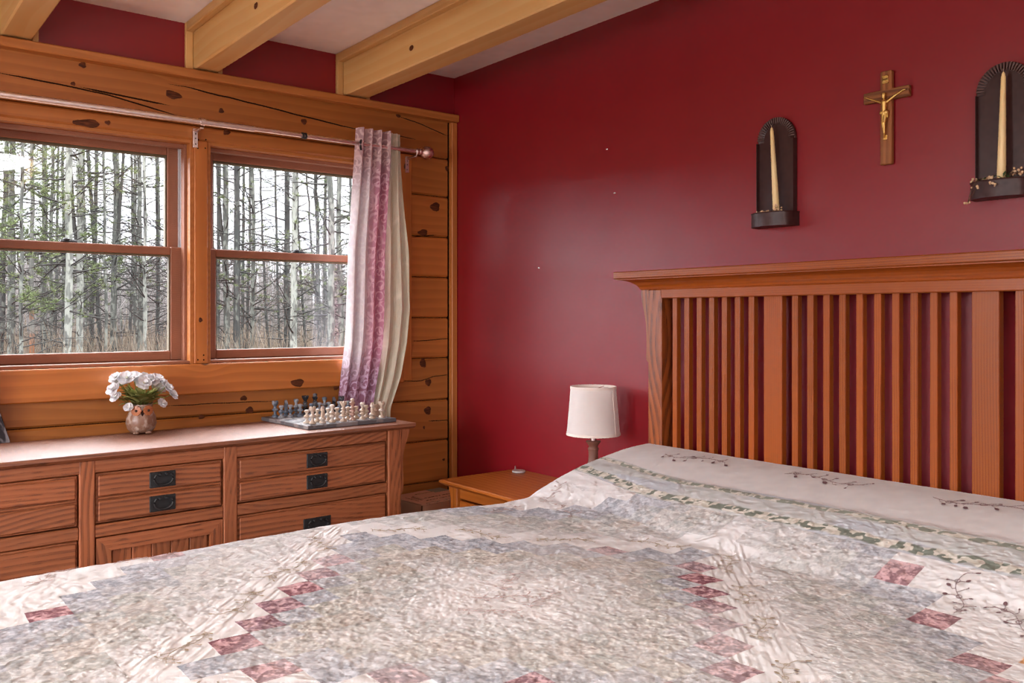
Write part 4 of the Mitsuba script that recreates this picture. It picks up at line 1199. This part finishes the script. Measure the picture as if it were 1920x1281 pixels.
# torn edge where the flap was pulled open, and the open corner
tr = np.random.default_rng(3)
xs = np.linspace(.03, BWd - .01, 16)
yy = .004 + .006 * tr.random(16)
v = np.vstack([np.stack([xs, xs * 0 - .0006, xs * 0 + BH - .0085], 1), np.stack([xs, yy, xs * 0 + BH + .0006], 1)])
part(k, 'torn_edge', (v, np.array([[i, i + 1, i + 17] for i in range(15)] + [[i, i + 17, i + 16] for i in range(15)])), 'carton_print', tw=BT)
part(k, 'open_corner', cbox(.0005, .006, -.0012, .004, BH - .09, BH - .006, .0005), 'carton_print', tw=BT)
prn = [cbox(.03, .034, .05, .15, BH, BH + .0005, .0001), cbox(.05, .056, .06, .13, BH, BH + .0005, .0001), cbox(.068, .071, .07, .15, BH, BH + .0005, .0001), cbox(.09, .20, .168, .171, BH, BH + .0005, .0001)]
for q in range(9):
    a0 = .085 + q * .020
    prn.append(cbox(a0, a0 + .011 + .006 * tr.random(), .078, .086, BH, BH + .0005, .0001))
for q in range(11):
    a0 = .06 + q * .018
    prn.append(cbox(a0, a0 + .008 + .006 * tr.random(), .036, .043, BH, BH + .0005, .0001))
part(k, 'printing', cat(*prn), 'carton_print', tw=BT, kind='stuff')
part(k, 'printing', cat(*[cbox(-.0006, 0, .05 + q * .017, .05 + q * .017 + .010, BH - .085 - .008 * (q % 2), BH - .07, .0001) for q in range(8)]), 'carton_print', tw=BT, kind='stuff')
part(k, 'label_sticker', cbox(BWd - .085, BWd - .002, BD - .075, BD - .003, BH, BH + .0008, .0002), 'carton_label', tw=BT)

# ------------------------------------------------------------------ wall sconces with tapers
plastic('dark_tin', proc(lambda p, n, uv: mix((.055, .017, .015), (.095, .036, .032), fbm(p.y * 70, p.z * 70, p.x * 70, 2))), 0.17, 1.45)


plastic('tin_painted_glint', rgb(.20, .12, .11), 0.2, 1.5)  # lighter than the plate: highlights on the ridges put into the colour


def wax_fn(p, n, uv): return mix((.92, .75, .34), (.94, .80, .44), noise(p.y * 20, p.z * 9, p.x * 20))


scene['wax'] = {'type': 'principled', 'base_color': proc(wax_fn), 'roughness': .35, 'specular': .5, 'sheen': .2}
diffuse('berry', proc(lambda p, n, uv: mix((.62, .38, .20), (.78, .62, .42), noise(p.y * 120, p.z * 120, p.x * 120))))
diffuse('berry_leaf', rgb(.05, .075, .03), two=True)
diffuse('twig', rgb(.11, .06, .035))


def sconce(yc, zb, label):
    """yc centre, zb bottom of the tray"""
    k = thing('wall_sconce', label, 'candle sconce')
    hw, top = .0645, zb + .336
    zc = top - hw
    nn = 26
    # arched back plate, gently dished, with a standing rim down both sides
    out = [(-hw, zb + .02), (-hw, zc)] + [(-hw * math.cos(t), zc + hw * math.sin(t)) for t in np.linspace(0, PI, nn)[1:-1]] + [(hw, zc), (hw, zb + .02)]
    pl = prism([(yc + a, z) for a, z in out], 0, -.008, -.001)
    part(k, 'back_plate', pl, 'dark_tin')
    part(k, 'side_rim', cat(cbox(-.022, -.001, yc - hw - .0015, yc - hw, zb + .012, zc - .006, .0004)), 'dark_tin')
    part(k, 'side_rim', cat(cbox(-.022, -.001, yc + hw, yc + hw + .0015, zb + .012, zc - .006, .0004)), 'dark_tin')
    # crimped arch
    nt_ = 44
    v, f = [], []
    for q in range(nt_ + 1):
        t = -.10 + (PI + .2) * q / nt_
        ridge = 0
        for r_, x in ((hw - .0175, -.0082), (hw - .010, -.0105 - ridge * .7), (hw, -.0135 - ridge * 1.6), (hw + .002, -.0125 - ridge), (hw + .001, -.003)):
            v.append((x, yc - r_ * math.cos(t), zc + r_ * math.sin(t)))
    for q in range(nt_):
        for s in range(4):
            a0 = q * 5 + s
            f += [(a0, a0 + 5, a0 + 6), (a0, a0 + 6, a0 + 1)]
    cm = trimesh.Trimesh(v, f, process=False)
    scene.setdefault('dark_tin_two', {'type': 'twosided', 'bsdf': scene['dark_tin']})
    part(k, 'crimped_arch', cm, 'dark_tin_two', False, label='crimped tin arch rim')
    for q in range(25):
        t = PI * (q + .5) / 25
        part(k, 'crimp', tmesh([(-.0150, yc - r_ * math.cos(t), zc + r_ * math.sin(t)) for r_ in (hw - .019, hw - .010, hw + .001)], [.0007, .0026, .0032], 6), 'tin_painted_glint', True)
    # tray: a rounded front wall round a floor
    tw_, td = .0735, .072
    fr = [(-.001, yc + tw_)] + [(-.001 - td * (math.sin(t) ** .55 if math.sin(t) > 0 else 0), yc + tw_ * math.cos(t)) for t in np.linspace(0.02, PI - .02, 30)] + [(-.001, yc - tw_)]
    part(k, 'tray_floor', prism(fr, 2, zb, zb + .004), 'dark_tin')
    from shapely.geometry import Polygon
    pg = Polygon(fr)
    inner = Polygon(fr).buffer(-.0022).union(Polygon([(.02, yc - tw_ + .0025), (-.02, yc - tw_ + .004), (-.02, yc + tw_ - .004), (.02, yc + tw_ - .0025)]).buffer(-.001))
    wallp = pg.difference(inner)
    ms = [trimesh.creation.extrude_polygon(g_, .040, engine='earcut') for g_ in getattr(wallp, 'geoms', [wallp])]
    part(k, 'tray_wall', moved(cat(*ms), 0, 0, zb + .002), 'dark_tin', 40)
    rim_ = np.array([(x, y, zb + .0415) for x, y in fr])
    part(k, 'tray_bead', tmesh(rim_, .0018, 6), 'dark_tin', 40)
    part(k, 'cup', moved(lathe([(.013, .004), (.014, .006), (.014, .022), (.0118, .022), (.0118, .006)], 18), -.036, yc, zb), 'dark_tin', 40)
    return k


def taper(base, tipp, label):
    k = thing('taper_candle', label, 'candle')
    base, tipp = np.array(base, float), np.array(tipp, float)
    tt = np.array([0, .04, .3, .6, .85, .955, .985, 1.0])
    rr_ = np.array([.0106, .0106, .0096, .0078, .0062, .0054, .0035, .0006])
    part(k, 'wax_taper', tmesh(base + tt[:, None] * (tipp - base), rr_, 20), 'wax', 50)
    part(k, 'wick', tmesh([tipp - (tipp - base) * .003, tipp + np.array([0, .0006, .003]), tipp + np.array([0, .002, .007])], .0010, 5), 'thread_olive', True)


def garland(yc, zb, seed, big, label):
    k = thing('berry_garland', label, 'berry garland')
    r3 = np.random.default_rng(seed)
    ball_ = trimesh.creation.icosphere(1, 1.0)
    pts = []
    if big:
        sets = [(-.02, .058, .052, 3), (-.050, .030, .050, 6), (-.062, .012, .046, 7), (-.074, .004, .030, 5), (-.03, -.030, .060, 9), (-.045, -.050, .056, 8), (-.040, -.038, .066, 5), (-.0795, .046, .030, 3), (-.079, .058, -.010, 4), (-.052, .062, .044, 3)]
    else:
        sets = [(-.045, .040, .044, 5), (-.052, .022, .043, 4), (-.055, .004, .042, 4), (-.050, -.018, .046, 5), (-.048, -.030, .056, 6), (-.050, -.038, .048, 4)]
    st = Soup()
    for x, y, z, n_ in sets:
        c0 = np.array([x, yc + y, zb + z])
        for q in range(n_):
            o = r3.normal(size=3) * np.array([.004, .0055, .004])
            pts.append(c0 + o)
            b = ball_.copy(); b.apply_scale(r3.uniform(.0024, .0034)); b.apply_translation(c0 + o)
            part(k, 'berry', b, 'berry', True)
        st.tube(np.stack([np.array([-.045, yc + y * .6, zb + .040]), (np.array([-.045, yc + y * .6, zb + .046]) + c0) / 2 + np.array([-.004, 0, .004]), c0]), .0009, 5)
    if big: st.tube(np.stack([np.array([-.05, yc + .035, zb + .045]), np.array([-.077, yc + .040, zb + .042]), np.array([-.080, yc + .050, zb + .020]), np.array([-.079, yc + .058, zb - .008])]), .0009, 5)
    part(k, 'twigs', st.mesh(), 'twig', True)
    if big:
        for q in range(16):
            c0 = np.array([-.045 - .022 * r3.random(), yc + .045 - .075 * r3.random(), zb + .043 + .006 * r3.random()])
            an = r3.uniform(0, 2 * PI); d_ = np.array([math.cos(an) * .4 - .3, math.sin(an), .25 * r3.normal()]); d_ /= np.linalg.norm(d_)
            s_ = np.cross(d_, [0, 0, 1]); s_ /= np.linalg.norm(s_)
            l_ = .018
            v = np.array([c0, c0 + d_ * l_ * .5 + s_ * .0045, c0 + d_ * l_, c0 + d_ * l_ * .5 - s_ * .0045, c0 + d_ * l_ * .5 + np.array([0, 0, .0015])])
            part(k, 'leaf', (v, np.array([[0, 1, 4], [1, 2, 4], [2, 3, 4], [3, 0, 4]])), 'berry_leaf', False)


sconce(-1.772, 1.594, 'dark tin wall sconce with an arched crimped top, left of the crucifix')
taper((-.036, -1.7915, 1.600), (-.030, -1.768, 1.901), 'cream taper candle leaning in the left sconce')
garland(-1.772, 1.594, 11, False, 'sparse sprig of cream berries at the foot of the left candle')
sconce(-2.432, 1.612, 'dark tin wall sconce cut off by the right edge of the photo')
taper((-.036, -2.4335, 1.618), (-.030, -2.437, 1.923), 'cream taper candle standing in the right sconce')
garland(-2.432, 1.612, 12, True, 'berry garland with dark leaves spilling over the right sconce tray')

# ------------------------------------------------------------------ crucifix
k = thing('crucifix', 'wooden crucifix with a gilt figure hung between the two sconces', 'crucifix')
plastic('cross_wood', make_wood((.36, .135, .035), (.50, .22, .07), (.14, .05, .02), 60, 0, .3, .1), .2)
CYc, CZc = -2.127, 1.930
cx1 = cbox(-.018, -.002, CYc - .0165, CYc + .0165, 1.738, 1.996, .0022)
wood(k, 'upright', cx1, 'cross_wood', 2)
wood(k, 'crossbar', cbox(-.0184, -.0025, CYc - .0655, CYc + .0655, CZc - .015, CZc + .015, .0022), 'cross_wood', 1)
from manifold3d import Manifold


def capsule(a, b, ra, rb):
    pts = []
    sp = trimesh.creation.icosphere(1, 1.0).vertices
    return hull(np.vstack([sp * ra + np.array(a), sp * rb + np.array(b)]))


def man(m): 
    from manifold3d import Mesh
    return Manifold(Mesh(np.asarray(m.vertices, np.float32), np.asarray(m.faces, np.uint32)))


FX = -.0225
bones = [((FX - .004, 0, .0035), (FX - .004, 0, -.004), .0062, .0055), ((FX - .002, 0, -.008), (FX, 0, -.014), .0036, .0042),
         ((FX, .008, -.017), (FX, -.008, -.017), .0052, .0052), ((FX - .001, 0, -.018), (FX - .002, 0, -.034), .0090, .0072), ((FX - .002, 0, -.034), (FX - .001, 0, -.050), .0066, .0080),
         ((FX - .001, .0035, -.050), (FX - .006, .0015, -.076), .0058, .0044), ((FX - .001, -.0035, -.050), (FX - .006, -.0025, -.075), .0058, .0044),
         ((FX - .006, .0015, -.076), (FX - .001, .0000, -.104), .0042, .0028), ((FX - .006, -.0025, -.075), (FX - .003, -.0012, -.102), .0042, .0028),
         ((FX - .001, 0, -.104), (FX - .004, -.001, -.114), .0030, .0026)]
for s in (1, -1):
    bones += [((FX, s * .010, -.016), (FX + .001, s * .030, -.0065 if s == 1 else -.004), .0042, .0032), ((FX + .001, s * .030, -.0065 if s == 1 else -.004), (FX + .001, s * .052, .004 if s == 1 else .006), .0032, .0022),
              ((FX + .001, s * .052, .004 if s == 1 else .006), (FX + .001, s * .058, .0065), .0026, .0022)]
fig = man(capsule(*bones[0]))
for b in bones[1:]: fig = fig + man(capsule(*b))
fig = fig.refine_to_length(.0016)
me = fig.to_mesh()
fm = trimesh.Trimesh(me.vert_properties[:, :3], me.tri_verts, process=True)
trimesh.smoothing.filter_taubin(fm, iterations=6)
fm.apply_translation([0, CYc + .001, CZc - .004])
fgk = part(k, 'figure', fm, 'gold', True, label='gilt metal figure with outstretched arms')
lc = cat(capsule((FX - .001, .006, -.046), (FX - .001, -.006, -.046), .0078, .0078), capsule((FX - .002, -.009, -.047), (FX - .003, -.0105, -.060), .003, .0022))
part(fgk, 'loincloth', moved(lc, 0, CYc + .001, CZc - .004), 'gold', 40)
part(fgk, 'crown', moved(lathe([(.0060, .003), (.0070, .004), (.0066, .0062), (.0055, .0065)], 14), FX - .004, CYc + .001, CZc - .004), 'gold', 30)
part(k, 'foot_plate', cbox(-.0215, -.0182, CYc - .0062, CYc + .0062, CZc - .125, CZc - .111, .0008), 'gold')
sc_ = cat(cbox(-.0200, -.0182, CYc - .0085, CYc + .0085, 1.962, 1.9815, .0006), *[moved(turned(lathe([(.0022, 0), (.0022, .017)], 10), [1, 0, 0], 90), -.0198, CYc + .0085, z) for z in (1.9625, 1.981)])
pk_ = part(k, 'scroll_plaque', sc_, 'gold', 40)
tx = meshkit.text_mesh('INRI', .0062, .0006)
tx.apply_translation([-tx.bounds[:, 0].mean(), 0, 0])
tv = tx.vertices.copy()
tx = trimesh.Trimesh(np.stack([-.0200 - tv[:, 2], CYc - tv[:, 0], 1.9690 + tv[:, 1]], 1), tx.faces, process=False)
part(pk_, 'lettering', tx, 'check')

# marks on the red paint
for q, (yy_, zz_) in enumerate(((-.62, 1.52), (-1.06, 1.78), (-1.02, 1.95))):
    part('wall_right', 'paint_chip', hull([(-.0006, yy_ + .006 * math.cos(t), zz_ + .0025 * math.sin(t)) for t in np.linspace(0, 6, 8)] + [(.001, yy_ + .006 * math.cos(t), zz_ + .0025 * math.sin(t)) for t in np.linspace(0, 6, 8)]), 'ceiling_white')
# ------------------------------------------------------------------ woods outside the windows
def ground_z(x, y):
    d = np.hypot(x + 2.3, y + 3.4)
    side = np.clip((x + 20) / 60, 0, 1)
    h = (9.5 - 5.0 * side) * np.clip((d - 62) / 95, 0, 1) ** 1.3
    return -.75 + h + .5 * (meshkit.fbm(np.stack([x * .05, y * .05, x * 0], -1), 3, 5) - .5) * np.clip(d / 40, 0, 2)


gx, gy = np.meshgrid(np.concatenate([np.linspace(-140, -31, 24), np.linspace(-30, 60, 60), np.linspace(61, 190, 26)]), np.concatenate([np.linspace(-12, 60, 40), np.linspace(63, 230, 50)]), indexing='ij')
gz = ground_z(gx, gy)
house = (gx > -4.8) & (gx < .3) & (gy > -5.6) & (gy < .3)
gz = np.where(house, -.75, gz)
i, j = np.meshgrid(np.arange(gx.shape[0] - 1), np.arange(gx.shape[1] - 1), indexing='ij')
nn = gx.shape[1]
q = np.stack([i * nn + j, (i + 1) * nn + j, (i + 1) * nn + j + 1, i * nn + j + 1], -1).reshape(-1, 4)
diffuse('leaf_litter', proc(lambda p, n, uv: mix((.021, .016, .0125), (.042, .036, .029), fbm(p.x * .8, p.y * .8, 0, 4))))
k = struct('ground')
put(k, trimesh.Trimesh(np.stack([gx, gy, gz], -1).reshape(-1, 3), np.vstack([q[:, [0, 1, 2]], q[:, [0, 2, 3]]]), process=False), 'leaf_litter', True)


def bark(a, b, patch, lo, hi):
    def fn(p, n, uv):
        s = noise((p.x + p.y * .6) * 26, p.z * 3.5, p.y * 3)
        c = mix(a, b, s)
        return mix(c, patch, smoothstep(lo, hi, fbm((p.x - p.y) * 6, p.z * 5, p.x * 5, 3)))
    return proc(fn)


diffuse('bark_pale', bark((0.0390, 0.0395, 0.0364), (0.0624, 0.0650, 0.0572), (0.0988, 0.1014, 0.0884), .42, .54))
diffuse('bark_grey', bark((0.0218, 0.0229, 0.0208), (0.0395, 0.0411, 0.0364), (0.0650, 0.0676, 0.0588), .50, .62))
diffuse('bark_dark', bark((0.0146, 0.0151, 0.0146), (0.0260, 0.0270, 0.0250), (0.0442, 0.0468, 0.0406), .55, .68))
diffuse('bark_orange', proc(lambda p, n, uv: mix(mix((0.0832, 0.0390, 0.0218), (0.0676, 0.0650, 0.0572), smoothstep(.45, .6, fbm(p.x * 3, p.z * 3, 0, 2)) * smoothstep(.2, 1.0, p.z)), (0.0520, 0.0520, 0.0468), smoothstep(1.0, 2.4, p.z + noise(p.z * 3, 1, 1)))))  # orange window-glass reflection painted into the lower bark
diffuse('branch_bark', rgb(0.0208, 0.0208, 0.0192))
diffuse('needle', proc(lambda p, n, uv: mix((0.0338, 0.0458, 0.0218), (0.0676, 0.0806, 0.0364), noise(p.x * 1.6, p.y * 1.6, p.z * 1.6))), two=True)
diffuse('hazed_twig', proc(lambda p, n, uv: mix((0.0494, 0.0447, 0.0416), (0.0780, 0.0728, 0.0702), noise(p.x * .5, p.y * .5, p.z * .3))), two=True)  # paler than the near branches: distance haze put into the colour
diffuse('dry_grass', proc(lambda p, n, uv: mix((0.0442, 0.0343, 0.0250), (0.0728, 0.0598, 0.0458), noise(p.x * 2, p.y * 2, p.z * 2))), two=True)
tuft_v = []
_r = np.random.default_rng(77)


def tuft(c, r3, size):
    """a spray of pine needles: thin blades fanned round a twig tip"""
    n_ = 16
    th, ph = r3.uniform(0, 2 * PI, n_), r3.uniform(-.25, 1.1, n_)
    d_ = np.stack([np.cos(th) * np.cos(ph), np.sin(th) * np.cos(ph), np.sin(ph)], 1) * (size * r3.uniform(.6, 1.1, n_))[:, None]
    s_ = np.cross(d_, r3.normal(size=(n_, 3))); s_ /= np.linalg.norm(s_, axis=1, keepdims=True); s_ *= size * .045
    v = np.empty((n_ * 3, 3)); v[0::3] = c - s_; v[1::3] = c + s_; v[2::3] = c + d_
    return v, np.arange(n_ * 3).reshape(-1, 3)


def tree(px, wpx, d, mat, lean, label, seed, nbr=46, needles=0, wiggle=.05, fork=None, height=15.0, group='trees seen through the windows'):
    r3 = np.random.default_rng(1000 + seed)
    b = CAM + (FWD + RGT * (px - 960) / FPX) * d
    b[2] = float(ground_z(b[0], b[1])) - .05
    rad = wpx * d / FPX / 2
    k = thing('tree', label, 'tree', group)
    zz = np.linspace(0, height, 22)
    ln = lean * d / FPX / 6.0
    ox = (zz - 2) * ln + np.cumsum(r3.normal(size=22)) * wiggle * .35
    oy = np.cumsum(r3.normal(size=22)) * wiggle * .3
    ox -= np.interp(2.0, zz, ox)
    c = b + np.stack([RGT[0] * ox + FWD[0] * oy, RGT[1] * ox + FWD[1] * oy, zz], 1)
    rr_ = rad * (1.18 - .62 * zz / height) * (1 + .5 * np.exp(-zz / .35)) + .004
    tv, tf = tube(c, rr_, 10)
    tv[:-2] += (meshkit.noise(tv[:-2] * 5, 3)[:, None] - .5) * rad * .35 * (tv[:-2] - np.repeat(c, 10, 0)) / np.repeat(rr_, 10)[:, None]
    part(k, 'trunk', trimesh.Trimesh(tv, tf, process=False), mat, True)
    so, sn = Soup(), Soup()
    if fork:
        z0, dx, top = fork
        c0 = np.array([np.interp(z0, zz, c[:, m]) for m in range(3)])
        t = np.linspace(0, 1, 9)[:, None]
        so.tube(c0 + RGT * (dx * np.sqrt(t)) + np.array([0, 0, 1.0]) * (t * top) + r3.normal(size=(9, 3)) * .03 * t, np.linspace(rad * .7, rad * .35, 9), 6)
    for q in range(nbr):
        z0 = r3.uniform(.6, height * .80) if q % 3 else r3.uniform(1.2, 9)
        c0 = np.array([np.interp(z0, zz, c[:, m]) for m in range(3)])
        az = r3.uniform(0, 2 * PI)
        ln_ = r3.uniform(.5, 2.3) * (1 if z0 > 1.5 else .7)
        el = r3.uniform(-.25, .65)
        h_ = np.array([math.cos(az), math.sin(az), 0])
        t = np.linspace(0, 1, 6)[:, None]
        pth = c0 + h_ * (ln_ * t * math.cos(el)) + np.array([0, 0, 1.0]) * (ln_ * math.sin(el) * t + ln_ * r3.uniform(-.18, .30) * t ** 2) + np.cumsum(r3.normal(size=(6, 3)) * .035 * ln_, 0) * t
        r0 = min(rad * .45, .012 + .013 * ln_ * r3.uniform(.5, 1.1))
        so.tube(pth, np.linspace(r0, .007, 6), 4, cap=False)
        for g in range(r3.integers(3, 7)):
            f_ = r3.uniform(.2, .95)
            e0 = np.array([np.interp(f_, t[:, 0], pth[:, m]) for m in range(3)])
            dv_ = h_ * .6 + r3.normal(size=3) * .7 + np.array([0, 0, .25]); dv_ /= np.linalg.norm(dv_)
            l2 = r3.uniform(.15, .6) * ln_ * .6
            e1 = e0 + dv_ * l2 * .55; e2 = e1 + (dv_ + r3.normal(size=3) * .35) * l2 * .5
            so.tube(np.stack([e0, e1, e2]), [.009, .0075, .005], 3, cap=False)
            if needles and z0 > 2.2 and r3.random() < needles:
                for w_ in range(3):
                    sn.add(*tuft(e1 + (e2 - e1) * r3.uniform(0, 1.1) + r3.normal(size=3) * .06, r3, r3.uniform(.10, .19)))
    part(k, 'branches', so.mesh(), 'branch_bark', kind='stuff')
    if sn.n: part(k, 'needles', sn.mesh(), 'needle', kind='stuff')
    return k


ORDN = ['first', 'second', 'third', 'fourth', 'fifth', 'sixth', 'seventh', 'eighth', 'ninth', 'tenth', 'eleventh', 'twelfth', 'thirteenth', 'fourteenth', 'fifteenth', 'sixteenth', 'seventeenth', 'eighteenth', 'nineteenth', 'twentieth', 'twenty-first', 'twenty-second']
#        px   w   depth mat        lean needles fork
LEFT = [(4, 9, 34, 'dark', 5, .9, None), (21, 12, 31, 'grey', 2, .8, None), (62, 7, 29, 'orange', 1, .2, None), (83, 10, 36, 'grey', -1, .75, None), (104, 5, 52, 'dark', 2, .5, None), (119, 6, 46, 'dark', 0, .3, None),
        (128, 12, 27, 'pale', 1, .25, None), (151, 11, 30, 'pale', 2, .45, (4.2, -.5, 7)), (163, 5, 50, 'grey', 0, .3, None), (172, 8, 40, 'dark', 4, .5, None), (186, 7, 38, 'dark', -14, .1, None), (213, 10, 35, 'grey', 0, .35, (5.0, .45, 7)),
        (226, 5, 55, 'grey', -2, .2, None), (245, 5, 48, 'dark', 3, .05, None), (254, 7, 41, 'grey', -2, .15, None), (264, 9, 36, 'grey', -1, .15, None), (272, 6, 33, 'pale', -1, .05, None), (295, 6, 43, 'dark', 0, .1, None),
        (299, 4, 60, 'grey', 1, .1, None), (318, 7, 38, 'grey', 1, .2, None)]
RIGHT = [(408, 6, 42, 'dark', 4, .25, None), (425, 10, 34, 'grey', -1, .25, (4.6, -.4, 6)), (444, 11, 33, 'dark', 2, .2, None), (455, 5, 48, 'dark', 2, .1, None), (464, 5, 50, 'dark', 3, .1, None), (473, 7, 37, 'grey', -1, .35, None),
         (500, 4, 45, 'dark', -8, 0, None), (523, 4, 44, 'dark', -4, .05, None), (539, 10, 36, 'dark', 0, .2, None), (551, 11, 30, 'pale', 0, .1, None), (570, 4, 42, 'dark', -6, .05, None), (598, 7, 35, 'dark', -3, .15, (3.0, -.45, 5)),
         (609, 7, 47, 'dark', 2, .15, None), (621, 12, 29, 'grey', 0, .2, None), (639, 9, 32, 'grey', 0, .2, None), (655, 5, 44, 'dark', -3, .3, None), (690, 10, 33, 'grey', 1, .2, None), (730, 9, 36, 'dark', 0, .2, None)]
LOOK = {'pale': 'pale lichen-spotted trunk', 'grey': 'grey mottled trunk', 'dark': 'dark thin trunk', 'orange': 'slim trunk with an orange glass reflection painted on its foot'}
for side, rows_ in (('left', LEFT), ('right', RIGHT)):
    for q, (px, wp, d, mt, ln, nd, fk_) in enumerate(rows_):
        if px > 680:
            lb = LOOK[mt] + ' of a woodland tree behind the curtains'
        else:
            lb = f'{LOOK[mt]}, {ORDN[q]} tree from the left in the {side} window'
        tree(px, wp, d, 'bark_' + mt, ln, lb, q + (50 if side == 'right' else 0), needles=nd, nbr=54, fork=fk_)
# pines with green boughs that fill the upper left pane
for q, (px, wp, d) in enumerate(((-40, 12, 26), (38, 8, 24), (96, 8, 33), (200, 7, 30))):
    tree(px, wp * .7, d, 'bark_grey', 1, ['green pine at the left edge of the left window', 'green pine with the lowest boughs in the left window', 'green pine behind the pale trunks in the left window', 'tall green pine right of the pale trunks in the left window'][q], 200 + q, nbr=(95, 95, 80, 46)[q], needles=1.0)

# thin brush and far trees on the rise, too fine to count
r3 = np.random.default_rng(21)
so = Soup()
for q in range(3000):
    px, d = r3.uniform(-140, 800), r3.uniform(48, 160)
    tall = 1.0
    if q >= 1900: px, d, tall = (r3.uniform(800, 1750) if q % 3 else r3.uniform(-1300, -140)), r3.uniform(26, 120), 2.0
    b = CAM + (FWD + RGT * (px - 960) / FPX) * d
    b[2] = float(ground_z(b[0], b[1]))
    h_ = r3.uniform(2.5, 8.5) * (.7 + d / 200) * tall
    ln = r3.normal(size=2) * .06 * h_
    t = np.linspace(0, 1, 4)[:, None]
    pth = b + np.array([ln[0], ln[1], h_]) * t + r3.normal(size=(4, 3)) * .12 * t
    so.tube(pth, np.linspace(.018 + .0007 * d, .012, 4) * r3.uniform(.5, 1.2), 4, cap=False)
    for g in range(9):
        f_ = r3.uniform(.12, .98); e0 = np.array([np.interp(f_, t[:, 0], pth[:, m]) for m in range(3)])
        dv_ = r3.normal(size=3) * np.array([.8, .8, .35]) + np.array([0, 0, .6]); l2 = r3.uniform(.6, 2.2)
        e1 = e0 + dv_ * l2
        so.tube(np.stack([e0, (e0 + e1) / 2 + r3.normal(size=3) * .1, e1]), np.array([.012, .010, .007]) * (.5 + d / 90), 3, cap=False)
k = thing('distant_brush', 'grey brush and far bare trees, haze put into their colour, filling the woods behind the trunks', 'brush', kind='stuff')
put(k, so.mesh(), 'hazed_twig')
so = Soup()
for q in range(9000):
    px, d = r3.uniform(-140, 800), r3.uniform(24, 70)
    if q >= 5200: px = r3.uniform(800, 1750) if q % 3 else r3.uniform(-1300, -140)
    b = CAM + (FWD + RGT * (px - 960) / FPX) * d
    b[2] = float(ground_z(b[0], b[1])) - .02
    h_ = r3.uniform(.5, 1.9)
    dv_ = np.array([r3.normal() * .22, r3.normal() * .22, 1.0]) * h_
    so.tube(np.stack([b, b + dv_ * .55, b + dv_ + r3.normal(size=3) * .1]), [.011, .008, .004], 3, cap=False)
k = thing('dry_undergrowth', 'tan dry grass and saplings at the foot of the trees', 'undergrowth', kind='stuff')
put(k, so.mesh(), 'dry_grass')
